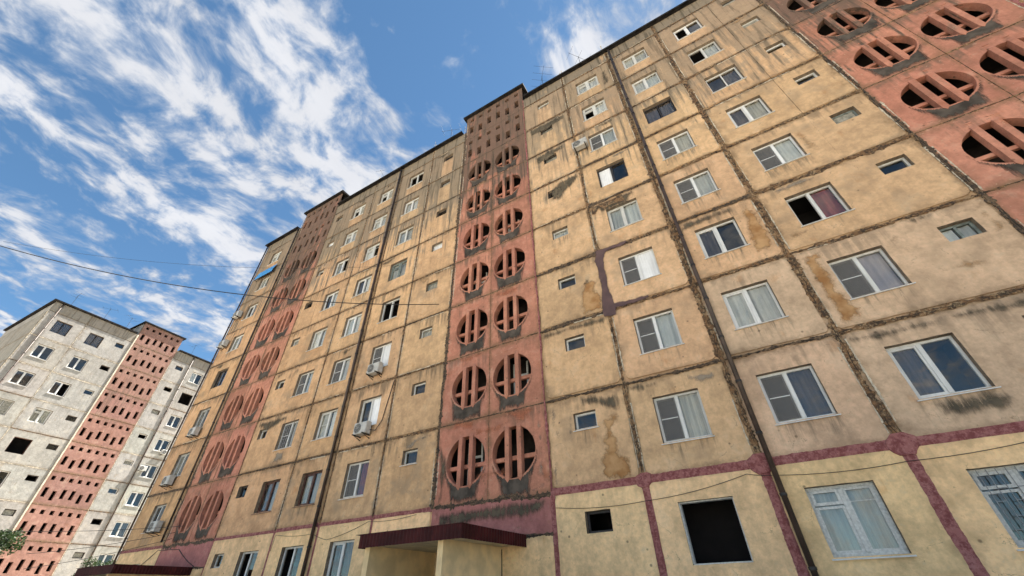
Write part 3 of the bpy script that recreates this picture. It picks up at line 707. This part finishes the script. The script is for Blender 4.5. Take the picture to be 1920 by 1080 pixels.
for t in T_X.values():
    for k in range(2, 10):
        joint(B, t+.02, jz(k), TW-.04, .055 if k > 2 else .17, 'mastic_dark' if k < 3 or RND.random() < .5 else 'mastic', rough=1.7)
    for k in range(2, 9): joint(B, t+TW/2, jz(k), H, .012, 'mastic', True, .8, .004)
    joint(B, t+.02, Z0-1.05, TW-.04, .09, 'mastic_dark', rough=1.2)
for k in range(5, 10): joint(B, 11.18, jz(k), H, .016, 'mastic', True, .6, .006); joint(B, mirror(11.18), jz(k), H, .014, 'mastic', True, .6, .006)
# maroon bands round the ground floor panels
for name, x0, x1 in ALLC:
    joint(B, x0, jz(2)+.01, x1-x0, .23 if name[0] in 'rx' else .17, 'maroon', rough=.22, proud=.012)
for x, wd in ((2.80, .20), (5.70, .26), (8.48, .27), (12.95, .22), (A_R+.02, .20), (mirror(2.80), .10), (mirror(5.70), .12), (mirror(8.48), .12), (-17.49, .08), (-22.03, .10)):
    joint(B, x, jz(1), H, wd, 'maroon', True, .18, .012)
    if x > 1:
        r_ = wd*.74; pts = [(-r_*1.35, -.10), (-wd*.5, -r_*1.15), (wd*.5, -r_*1.15), (r_*1.35, -.10), (r_*1.35, .11), (wd*.45, r_*1.1), (-wd*.45, r_*1.1), (-r_*1.35, .11)]
        obj('joint_node', blob_mesh(pts, M['maroon'], int(x*7), thick=.024, rag=.03, solid=True), B, (x, 0, jz(2)))

# ---- repair patches where the photograph shows them: (x, z) outlines in facade metres
def patch(pts, mt, th=.010, rag=.06, sd=0):
    S[0] += 1
    me = blob_mesh(pts, M[mt], S[0]+sd, thick=max(th, .012)+.0007*(S[0] % 9), rag=rag, sub=3, rim=.08 if mt == 'bitumen' else .24); return obj('repair_patch', me, B, (0, 0, Z0))
patch([(8.62, 3.02), (9.32, 3.00), (9.20, 3.55), (9.16, 5.0), (9.30, 5.38), (8.75, 5.46), (8.62, 5.1), (8.70, 4.2)], 'ochre_patch', rag=.10)
patch([(1.62, .12), (2.45, .10), (2.62, .55), (2.30, .95), (2.28, 1.5), (2.62, 1.85), (2.40, 2.05), (1.9, 1.9), (1.82, 1.2), (1.58, .6)], 'ochre_patch', rag=.12)
patch([(1.75, 5.75), (2.55, 5.72), (2.70, 6.4), (2.45, 7.2), (2.0, 7.25), (1.85, 6.7)], 'ochre_patch', rag=.14)
patch([(1.88, 6.95), (2.35, 6.98), (2.40, 7.38), (2.05, 7.45)], 'soot_patch', .013, .10)
patch([(7.75, 6.0), (8.35, 5.95), (8.38, 7.0), (8.2, 8.1), (7.95, 7.9), (7.72, 6.6)], 'ochre_patch', rag=.12)
patch([(10.55, 4.85), (11.35, 5.02), (11.30, 5.28), (10.8, 5.22)], 'brown_patch', rag=.10)
patch([(12.5, 4.3), (12.85, 4.25), (12.80, 5.3), (12.3, 5.45), (11.9, 5.35), (11.95, 5.18), (12.45, 5.05)], 'brown_patch', rag=.09)
patch([(10.95, 3.75), (11.4, 3.62), (11.9, 3.45), (12.2, 3.55), (11.95, 3.85), (11.6, 4.1), (11.45, 3.85), (11.05, 3.95)], 'brown_patch', rag=.10)
patch([(10.80, 4.85), (11.05, 4.95), (10.98, 4.55), (10.92, 4.2), (10.78, 4.22), (10.76, 4.6)], 'brown_patch', rag=.06)
# purple bitumen around the joint between storeys four and five
patch([(2.55, 5.42), (3.05, 5.30), (3.1, 5.62), (3.75, 5.55), (4.3, 5.58), (4.25, 5.72), (3.6, 5.78), (3.05, 5.85), (2.98, 6.6), (3.0, 8.0), (3.2, 8.28), (4.0, 8.30), (4.05, 8.46), (2.75, 8.52), (2.62, 8.0), (2.70, 6.8), (2.58, 5.9)], 'bitumen', .030, .07)
patch([(.74, 1.5), (.96, 1.42), (.98, 2.16), (1.35, 2.28), (1.3, 2.40), (.86, 2.40), (.72, 2.0)], 'cement_patch', rag=.05)
patch([(.06, .15), (.34, .1), (.30, 1.2), (.42, 2.2), (.38, 2.6), (.16, 2.55), (.20, 1.4)], 'cement_patch', rag=.07)
patch([(-.55, .55), (-.1, .3), (-.08, 2.6), (-.35, 2.7), (-.40, 1.8), (-.30, 1.0)], 'cement_patch', rag=.12)
patch([(-5.62, 2.12), (-6.3, 2.10), (-6.25, 2.45), (-5.9, 2.62), (-5.4, 2.62), (-4.75, 2.70), (-4.70, 2.55), (-5.3, 2.42), (-5.58, 2.38)], 'cement_patch', .02, .06)
patch([(5.0, 2.2), (5.5, 2.35), (5.45, 2.62), (4.6, 2.66), (4.62, 2.45)], 'cement_patch', rag=.09)
patch([(8.65, 5.0+.9), (9.4, 6.3-.2), (9.35, 6.35), (9.0, 6.45), (8.7, 6.3)], 'brown_patch', rag=.08)
patch([(9.0, 7.95), (10.4, 8.0), (10.5, 8.28), (9.9, 8.33), (9.0, 8.30)], 'cement_patch', rag=.08)
patch([(10.5, 9.4), (11.0, 9.3), (10.9, 10.2), (10.55, 10.7), (10.5, 10.0)], 'brown_patch', rag=.09)
patch([(11.55, 9.85), (12.0, 9.75), (11.75, 10.1), (11.6, 10.25)], 'brown_patch', rag=.08)
patch([(3.0, 11.05), (4.3, 10.98), (4.3, 10.72), (3.45, 10.70), (3.3, 10.9), (3.0, 10.5)], 'mastic', .03, .10)
patch([(9.3, .55), (10.4, .55), (10.6, .75), (10.5, .83), (9.3, .83)], 'cement_patch', rag=.08)
patch([(3.56, .72), (4.86, .72), (4.9, .83), (3.5, .83)], 'cement_patch', .02, .05)
patch([(5.0, 20.0), (5.5, 20.0), (5.52, 21.7), (5.0, 21.5)], 'soot_patch', .012, .12)
patch([(-16.2, 4.7), (-14.8, 5.15), (-14.7, 5.45), (-17.2, 5.50), (-17.3, 5.1)], 'soot_patch', .010, .10)
patch([(-14.9, 2.6+.3), (-14.0, 2.95), (-14.05, 3.55), (-14.85, 3.58)], 'cement_patch', .008, .06)

patch([(.1, 5.15), (1.2, 5.22), (2.7, 5.02), (2.68, 5.52), (.1, 5.52)], 'soot_patch', rag=.14)
patch([(1.3, 2.35), (2.6, 2.0), (2.66, 2.72), (1.2, 2.72)], 'soot_patch', rag=.14)
patch([(1.1, 12.6), (1.6, 12.3), (2.2, 13.0), (2.7, 13.3), (2.68, 13.85), (1.6, 13.8), (1.0, 13.3)], 'soot_patch', rag=.14)
patch([(8.6, 2.45), (9.6, 2.30), (10.6, 2.45), (11.6, 2.30), (12.8, 2.4), (12.8, 2.7), (8.6, 2.7)], 'soot_patch', rag=.12)
patch([(9.3, .35), (9.8, .25), (10.4, .30), (10.75, .60), (10.5, .82), (9.3, .82)], 'soot_patch', rag=.10)
patch([(5.9, 7.85), (7.0, 7.95), (7.7, 7.85), (7.9, 8.3), (5.9, 8.32)], 'soot_patch', rag=.12)
patch([(3.2, 10.4), (4.5, 10.35), (4.9, 10.9), (4.8, 11.1), (3.1, 11.1)], 'soot_patch', rag=.14)
patch([(.2, 18.8), (1.4, 18.6), (2.6, 18.9), (2.6, 19.5), (.2, 19.5)], 'soot_patch', rag=.14)
patch([(.5, 15.9), (1.2, 15.8), (2.2, 16.2), (2.1, 16.7), (.4, 16.7)], 'soot_patch', rag=.14)
patch([(-4.3, -.72), (-2.6, -.62), (-.9, -.70), (-.2, -.50), (-.1, -.06), (-4.4, -.06)], 'soot_patch', rag=.12)
patch([(-4.4, .08), (-4.1, .1), (-3.9, 1.2), (-4.2, 2.0), (-4.45, 2.6)], 'soot_patch', rag=.10)
patch([(-1.2, -.25+.3), (-.6, .2), (-.2, .4), (-.15, .1), (-.7, .05)], 'cement_patch', rag=.06)
for px_, pz_ in ((-3.4, 2.75), (-1.1, 2.70), (-3.3, 5.5), (-1.4, 8.2), (-2.3, 2.4), (-2.2, .9)):
    patch([(px_-.7, pz_-.25), (px_+.6, pz_-.35), (px_+.8, pz_+.15), (px_-.6, pz_+.2)], 'rust_patch', rag=.2)
r_ = random.Random(31)
for i in range(46):                          # leaks hanging from the joints here and there
    cx_ = r_.choice([.8, 1.9, 3.6, 4.6, 6.4, 7.4, 9.2, 10.4, 11.8, -5.3, -6.4, -8.2, -9.5, -11.2, -12.3, -14.2, -15.6, -16.8, -23.2, -25.0]) + r_.uniform(-.3, .3); k_ = r_.randint(3, 10)
    w_ = r_.uniform(.35, .9); d_ = r_.uniform(.18, .55); z_ = (k_-2)*H-.05
    patch([(cx_-w_, z_), (cx_-w_*.9, z_-d_*.5), (cx_-.1*w_, z_-d_), (cx_+w_*.6, z_-d_*.6), (cx_+w_, z_)], r_.choice(['soot_patch', 'soot_patch', 'cement_patch', 'brown_patch']), rag=.10)

# ---- drain pipes
def drainpipe(B_, x, z0, z1, r=.075, zj=0):
    p = obj('drainpipe', MB().tube([(0, -.11, z0), (0, -.11, (z0+z1)/2), (0, -.11, z1)], r, 12).mesh('drainpipe', M['pipe'], smooth=True), B_, (x, 0, 0))
    bm = cached(('bracket', r), lambda: MB().tube([(0, -.11, -.03), (0, -.11, .03)], r+.014, 12).box(-.012, .012, -.11, .02, -.012, .012).mesh('bracket', M['iron']))
    z = z0+.6
    while z < z1: obj('bracket', bm, p, (0, 0, z)); z += 1.4
drainpipe(B, 5.90, 0, jz(10)+1.0, .066); drainpipe(B, -10.42, 0, jz(10)+1.0, .066); drainpipe(B, -22.22, jz(2)+.2, jz(10)+1.0, .05); drainpipe(B, -26.45, 0, jz(10)+1.0, .05)

# ---- entrance canopies
def canopy(dx):
    x0, xr, y0 = -4.50+dx, -1.06+dx, -3.0; zt = Z0-1.03; zb = zt-.30
    c = obj('entrance_canopy', MB().box(x0+.04, xr-.04, y0+.04, .0, zb+.06, zt-.04).mesh('entrance_canopy', simple('canopy_slab', (.66, .55, .38), .9, .15, 3.)), B)
    def corr(pa, pb, n):                     # corrugated fascia sheet between two plan points
        mb = MB(); a = Vector(pa); b = Vector(pb); d = b-a; nn = Vector((d.y, -d.x)).normalized()
        for i in range(n+1):
            t = i/n; q = a+d*t+nn*(.016 if (i//2) % 2 else 0)
            mb.v += [(q.x, q.y, zb), (q.x, q.y, zt+.015)]
        for i in range(n): mb.f.append((2*i, 2*i+2, 2*i+3, 2*i+1))
        return mb.mesh('fascia', M['corrugated'])
    obj('fascia', corr((x0, y0), (xr, y0), 116), c); obj('fascia', corr((xr, y0), (xr+.14, 0), 96), c); obj('fascia', corr((x0, 0), (x0, y0), 96), c)
    tm = MB(); tm.box(x0-.14, xr+.03, y0-.03, 0, zt+.016, zt+.024); obj('roof_sheet', tm.mesh('roof_sheet', M['corrugated']), c)
    wm = cached('yellow_wall', lambda: simple('yellow_render', (.90, .67, .37), .92, .14, 2.2, bump=.4, bd=.02))
    for a, b in ((-1.92+dx, -1.75+dx), (-4.43+dx, -4.25+dx)):
        mb = MB().box(a, b, -2.8, 0, 0, zb+.058); obj('side_wall', mb.mesh('side_wall', wm), c)
    jm = MB().box(-1.75+dx, -1.73+dx, -.04, 0, 0, zb); obj('corner_seam', jm.mesh('corner_seam', M['pipe']), c)
canopy(0); canopy(-17.49)

# ------------------------------------------------------------------ neighbouring block, at right angles
B2 = thing('apartment_building', 'grey nine-storey panel apartment block at left with pink perforated stair tower', 'building', (-52.99, 1.303, ZG), math.radians(92.69))
Z2 = Z0-.2
def jz2(k): return Z2+(k-2)*H
GRE = (.37, .355, .325)
C2 = [('p0', -7.72, -7.10, None, None), ('p1', -7.10, -4.50, (-6.68, -5.36), None), ('p2', -4.50, 0, (-3.81, -2.52), (-1.35, -.56)), ('p3', 4.40, 6.50, None, (5.13, 5.95)), ('p4', 6.50, 9.30, (7.16, 8.45), None), ('p5', 9.30, 12.1, (9.95, 11.25), None)]
W2 = {('p1',9):('thin','kk','darkframe'), ('p1',8):('two','dd','pvc'), ('p1',7):('two','kk','pvc'), ('p1',6):('thin','gg','oldwhite'), ('p1',5):('two','sd','pvc'),
      ('p2',9):('thin','kk','darkframe'), ('p2',8):('two','dd','pvc'), ('p2',7):('two','ko','pvc'), ('p2',6):('old','ss','oldwhite'), ('p2',5):('bare','oo','brownwood'), ('p2',4):('two','dd','pvc'),
      ('p4',8):('bare','oo','darkframe'), ('p4',3):('two','dk','pvc')}
for name, x0, x1, win, sm in C2:
    for k in range(1, 10):
        seed += 1; holes = []; sill = None
        if win: holes.append(rect(win[0]-x0, win[1]-x0, WH0, WH1)); sill = ((win[0]+win[1])/2-x0, .66, WH0)
        if sm: holes.append(rect(sm[0]-x0, sm[1]-x0, 1.68, 2.18)); sill = sill or ((sm[0]+sm[1])/2-x0, .4, 1.68)
        obj('wall_panel', panel_mesh(x1-x0, H, holes, .045, .08, sill), B2, (x0, 0, jz2(k)), color=tint(GRE, .18, .05))
        if win:
            st, fl, fr = W2.get((name, k), ('two', RND.choice(['dd', 'dd', 'ds', 'bd']), 'pvc'))
            window(B2, win[0], jz2(k)+WH0, win[1]-win[0], WH1-WH0, st, fl, fr, None if st == 'bare' else 'metal_sill' if fr == 'pvc' else None, 'black_room' if 'o' in fl else 'room', seed)
        if sm:
            fl = {('p2',8):'o', ('p2',7):'d', ('p3',8):'o'}.get((name, k), RND.choice('dgo')); fr = 'pvc' if (name, k) in (('p2',7), ('p3',6), ('p3',4), ('p3',5)) else 'darkframe'
            window(B2, sm[0], jz2(k)+1.68, sm[1]-sm[0], .5, 'small', fl, fr, None, 'black_room' if fl == 'o' else 'room', seed)
        joint(B2, x0+.01, jz2(k), x1-x0-.02, .05, RND.choice(['grout', 'grout', 'mastic']), rough=1.3, proud=.015)
    obj('wall_panel', panel_mesh(x1-x0, 1.12, [], .04, .06), B2, (x0, 0, jz2(10)), color=tint(GRE, .8))
    obj('wall_panel', panel_mesh(x1-x0, Z2-H, [], .03, .04), B2, (x0, 0, 0), color=tint((.36, .34, .30), .1))
    for k in range(1, 10): joint(B2, x0, jz2(k), H, .05 if x0 != 0 else .09, 'grout', True, 1.0, .02)
for k in range(1, 11): sieve_panel(B2, 0, jz2(k), 4.40, tint((.33, .18, .147), .45, .10), k)
for k in range(2, 11): joint(B2, .02, jz2(k), 4.36, .05, 'mastic', rough=1.2)
obj('wall_panel', panel_mesh(4.4, Z2-H, [], .03, .04), B2, (0, 0, 0), color=tint((.36, .34, .30), .1))
obj('edge_fin', MB().bbox(-.06, .06, -.11, .03, Z2-H+.1, jz2(10)+1.05).mesh('edge_fin', simple('cream_edge_render', (.56, .50, .40), .9, .2, 5.)), B2)
cm = MB(); cm.box(-7.72, 12.1, 1.62, 12, 0, jz2(10)+1.0); cm.box(-7.70, -7.5, .1, 1.6, 0, jz2(10)+1.); cm.box(11.9, 12.1, .1, 1.6, 0, jz2(10)+1.)
obj('rear_block', cm.mesh('rear_block', M['core']), B2)
# panelled end wall of the neighbouring block
for k in range(1, 10):
    for i in range(2):
        pn = obj('wall_panel', panel_mesh(5.9, H, [], .05, .08), B2, (-7.74, .1+5.9*(i+1), jz2(k)), (0, 0, math.radians(-90)), tint(GRE, .5, .06))
for xa, xb, za, y1 in ((-7.95, -.21, jz2(10)+1.12, 12.2), (4.61, 12.3, jz2(10)+1.12, 12.2), (-.20, 4.60, jz2(11)-.05, 7.)):
    rm = MB().box(xa, xb, -.25, y1, za, za+.14); obj('roof_edge', rm.mesh('roof_edge', M['roofmetal']), B2)
rm = MB().box(-.02, .06, .3, 7, jz2(10), jz2(11)-.05).box(4.34, 4.42, .3, 7, jz2(10), jz2(11)-.05).box(.06, 4.34, 1.6, 1.7, jz2(10), jz2(11)-.05); obj('tower_side', rm.mesh('tower_side', M['core']), B2)
drainpipe(B2, -7.10, 0, jz2(10)+1.1, .06); drainpipe(B2, 6.52, 0, jz2(10)+1.1, .06)

# ------------------------------------------------------------------ things hanging on the buildings
def ac_meshes():
    W_, D_, H_ = .76, .27, .50
    body = MB().bbox(-W_/2, W_/2, -D_, 0, 0, H_, .025)
    ring = MB(); n = 24; cx, cz, r = -.13, H_/2, .20
    ring.v = [(cx, -D_-.002, cz)] + [(cx+r*math.cos(2*math.pi*k/n), -D_-.002, cz+r*math.sin(2*math.pi*k/n)) for k in range(n)]
    ring.f = [(0, k+1, (k+1) % n+1) for k in range(n)]
    gr = MB()
    for rr in (.06, .11, .16, .20):
        gr.tube([(cx+rr*math.cos(2*math.pi*k/n), -D_-.012, cz+rr*math.sin(2*math.pi*k/n)) for k in range(n+1)], .005, 4, cap=False)
    for k in range(8): a = math.pi*k/4; gr.tube([(cx, -D_-.014, cz), (cx+r*math.cos(a), -D_-.014, cz+r*math.sin(a))], .004, 4)
    br = MB()
    for x in (0.,): br.box(x-.02, x+.02, -.36, .12, -.04, 0); br.add([(x-.012,-.30,-.03),(x+.012,-.30,-.03),(x+.012,.12,-.17),(x-.012,.12,-.17),(x-.012,-.26,-.03),(x+.012,-.26,-.03),(x+.012,.12,-.14),(x-.012,.12,-.14)], [(0,1,2,3),(7,6,5,4),(0,4,5,1),(0,3,7,4),(1,5,6,2)])
    sd = MB(); sd.bbox(.22, .37, -D_-.008, -D_+.01, .05, .46, .004)
    return body.mesh('body', M['ac']), ring.mesh('fan_opening', M['acdark']), gr.mesh('fan_grille', M['ac']), sd.mesh('side_cover', M['ac']), br.mesh('bracket', M['iron'])
ACM = ac_meshes()
def air_con(x, z, label, B_=None, wallrot=0., origin=None):
    t = thing('air_conditioner', label, 'air conditioner', (x, -.13, z) if origin is None else origin, wallrot, 'outdoor air conditioner units on the facades')
    for n_, me in zip(('body', 'fan_opening', 'fan_grille', 'side_cover'), ACM): obj(n_, me, t)
    for x_ in (-.28, .28): obj('bracket', ACM[4], t, (x_, 0, 0))
    return t
air_con(-8.62, 3.20, 'air conditioner under the lower of two bright-curtained windows left of the central tower')
air_con(-8.60, 6.02, 'air conditioner under the upper of two bright-curtained windows left of the central tower')
air_con(3.10, 15.25, 'grimy air conditioner left of a seventh-floor window right of the central tower')
air_con(-23.25, .72, 'lowest air conditioner on the far left window column, above the pink ground floor band')
air_con(-24.25, 3.12, 'air conditioner under a barred third-floor window at the far left edge')
air_con(-23.85, 5.85, 'air conditioner under a fourth-floor window at the far left edge')
air_con(-25.6, 12.6, 'air conditioner at the left corner edge beside a sixth-floor window')
air_con(-25.6, 15.2, 'uppermost air conditioner at the left corner edge, three storeys below the roof')
def b2pt(s_, out, z):
    a = math.radians(92.69); return (-52.99+s_*math.cos(a)+out*math.sin(a), 1.303+s_*math.sin(a)-out*math.cos(a), z)
A2 = math.radians(92.69)
air_con(0, 0, 'air conditioner left of a window on the grey block beside its drainpipe', wallrot=A2, origin=b2pt(6.95, .13, 9.55))
air_con(0, 0, 'small air conditioner below a window on the grey block near the ochre corner', wallrot=A2, origin=b2pt(8.3, .13, 11.55))

# hose of the lower air conditioner
hs = MB().tube([(-8.2, -.2, 3.35), (-7.95, -.12, 3.3), (-7.72, -.06, 3.7), (-7.62, -.04, 4.4), (-7.5, -.04, 5.0), (-7.42, -.04, 5.45)], .018, 6)
tag(obj('hose', hs.mesh('hose', M['cable'], smooth=True)), 'thin drain hose curving up the wall beside the lower bright window air conditioner', 'hose')

# blue awning over the eighth-floor window in the far left column
am = MB(); n = 28; xa, xb = -25.60, -23.25
for i in range(n+1):
    x = xa+(xb-xa)*i/n; dy = .018*(1 if (i//2) % 2 else 0)
    am.v += [(x, -.10-dy, 19.78), (x, -.24-dy, 19.25), (x, -.28-dy, 18.86)]
for i in range(n): am.f += [(3*i, 3*i+1, 3*i+4, 3*i+3), (3*i+1, 3*i+2, 3*i+5, 3*i+4)]
aw = thing('awning', 'bright blue corrugated awning over an eighth-floor window at far left', 'awning', (0, 0, 0))
obj('sheet', am.mesh('sheet', M['awning']), aw)
obj('frame', MB().box(xa, xa+.03, -.25, 0, 18.90, 18.93).box(xb-.03, xb, -.25, 0, 18.90, 18.93).box(xa, xb, -.25, -.22, 18.86, 18.89).mesh('frame', M['iron']), aw)

# roof antennas
def antenna(x, y, z, label, h=1.6, ang=0., n=4, dipole=.9):
    t = thing('antenna', label, 'antenna', (x, y, z), ang, 'aerials along the roof edge')
    obj('mast', MB().tube([(0,0,0), (0,0,h)], .015, 6).mesh('mast', M['iron']), t)
    obj('boom', MB().tube([(-.75,0,h-.12), (.75,0,h-.08)], .009, 5).mesh('boom', M['iron']), t)
    for k in range(n): xx = -.65+1.3*k/(n-1); obj('element', MB().tube([(xx,-dipole/2,h-.1), (xx,dipole/2,h-.1)], .006, 4).mesh('element', M['iron']), t)
ZR = 19.6+2.8+1.15
antenna(4.15, -.05, ZR, 'antenna on the roof edge at right, beside the bright cloud', 1.3, .9, 3)
antenna(1.55, -.05, ZR, 'spindly antenna on the roof edge just right of the central tower top', 1.5, 2.2, 4, 1.3)
antenna(-5.9, -.05, ZR, 'antenna on the roof edge just left of the central tower top', 1.5, .4, 3)
antenna(-13.0, .4, ZR, 'small antenna on the roof edge between the two tower tops', 1.3, 1.9, 3)
for i, (s_, lab) in enumerate(((-6.6, 'antenna on the left corner of the grey block roof'), (-3.6, 'antenna on the grey block roof, midway from corner to tower'), (-1.4, 'antenna on the grey block roof just left of its tower'), (6.0, 'antenna on the grey block roof right of its tower'))):
    q = b2pt(s_, .05, 19.6+2.8+1.0); antenna(q[0], q[1], q[2], lab, 1.5, i*1.1, 3)

# cables
def cable(name, pts, r, label, n=28, sag=.5, cat='cable', group=None):
    a, b = Vector(pts[0]), Vector(pts[-1]); out = [a.lerp(b, i/n)-Vector((0, 0, sag*4*(i/n)*(1-i/n))) for i in range(n+1)]
    return tag(obj(name, MB().tube(out, r, 5).mesh(name, M['cable'], smooth=True)), label, cat, group)
CP = Vector((5.594, -12.088, -2.53))
R1 = CP+Vector((-1.47, -.0137, .730))*17.0
cable('power_cable', [R1, (-5.2, -.1, 8.85)], .020, 'thick black cable crossing the sky to the ochre facade', sag=.9)
cable('power_cable', [CP+Vector((-1.45, -.01, .735))*20.0, (-9.3, -.1, 13.2)], .007, 'thin wire just above the thick cable over the clouds', sag=.8)
for i, (u0, u1, lab) in enumerate((((-1.70, .37, .165), (-1.27, .60, .165), 'upper of the thin wires crossing the grey block low down'), ((-1.62, .42, .115), (-1.30, .58, .150), 'middle of the thin wires crossing the grey block low down'), ((-1.62, .43, .085), (-1.30, .58, .137), 'lowest of the thin wires crossing the grey block low down'))):
    cable('power_cable', [CP+Vector(u0)*22, CP+Vector(u1)*20.4], .012, lab, sag=.12)
def wall_cable(pts, label, r=.007):
    out = []
    for i in range(len(pts)-1):
        (x0, z0), (x1, z1) = pts[i], pts[i+1]; L = abs(x1-x0)
        for k in range(8): t = k/8; out.append((x0+(x1-x0)*t, -.045, z0+(z1-z0)*t-.11*L*.25*4*t*(1-t)))
    out.append((pts[-1][0], -.045, pts[-1][1]))
    tag(obj('wall_cable', MB().tube(out, r, 5).mesh('wall_cable', M['cable'], smooth=True)), label, 'cable')
wall_cable([(.1, -.42), (2.75, -.52), (5.3, -.20), (5.85, -.30), (8.4, -.36), (11.2, -.15), (12.9, -.1)], 'cable sagging along the yellow ground floor right of the entrance')
wall_cable([(-12.9, -.72), (-12.95+.1, -.15), (-10.5, -.28), (-9.6, -.55), (-7.5, -.12), (-5.2, -.1)], 'cable sagging along the yellow ground floor left of the entrance')
wall_cable([(-24.0, -.95), (-22.3, -.12), (-21.2, -.15), (-20.3, -.2), (-18.3, -1.0)], 'looping cable over the rose wall above the far left canopy', .014)

# ------------------------------------------------------------------ trees
def tree(loc, h, crown_r, crown_h, label, sd, leaves=5200, leaf=.13):
    r = random.Random(sd); t = thing('tree', label, 'tree', loc)
    tr = MB(); tr.tube([(0,0,0), (.06,.03,h*.3), (-.05,.08,h*.6), (.04,0,h*.92)], .16, 8, .04)
    limbs = []
    for i in range(11):
        z = h*(.35+.05*i); a = r.uniform(0, 6.28); L = crown_r*r.uniform(.55, .95)
        e = (math.cos(a)*L, math.sin(a)*L, z+L*.55); tr.tube([(0,.04,z), (e[0]*.5, e[1]*.5, z+L*.32), e], .055, 5, .012); limbs.append(e)
    obj('trunk', tr.mesh('trunk', M['bark'], smooth=True), t)
    lf = MB(); cl = [(Vector(e), crown_r*r.uniform(.28, .45)) for e in limbs]
    cl += [(Vector((r.uniform(-.8,.8)*crown_r, r.uniform(-.8,.8)*crown_r, h-crown_h*r.uniform(.0, .85))), crown_r*r.uniform(.22, .42)) for _ in range(22)]
    for i in range(leaves):
        c, rad = cl[r.randrange(len(cl))]; d = Vector((r.gauss(0,1), r.gauss(0,1), r.gauss(0,1))).normalized()*rad*(r.random()**.4)
        p = c+d; a = Vector((r.gauss(0,1), r.gauss(0,1), r.gauss(0,.6))).normalized(); b = a.cross(Vector((r.gauss(0,1), r.gauss(0,1), r.gauss(0,1)))).normalized(); s_ = leaf*r.uniform(.6, 1.25)
        lf.add([p-a*s_*.7, p+b*s_*.34, p+a*s_*.7, p-b*s_*.34], [(0,1,2,3)])
    obj('crown', lf.mesh('crown', M['leaf']), t)
    return t
tree((-33.9, -4.4, ZG), 5.1, 1.7, 3.2, 'green leafy tree at the bottom left corner before the grey block', 5, 17000, .15)
tree((-42.0, 5.2, ZG), 4.6, 1.5, 1.8, 'sunlit bush-topped tree peeking above the far left canopy', 9, 7000, .12)
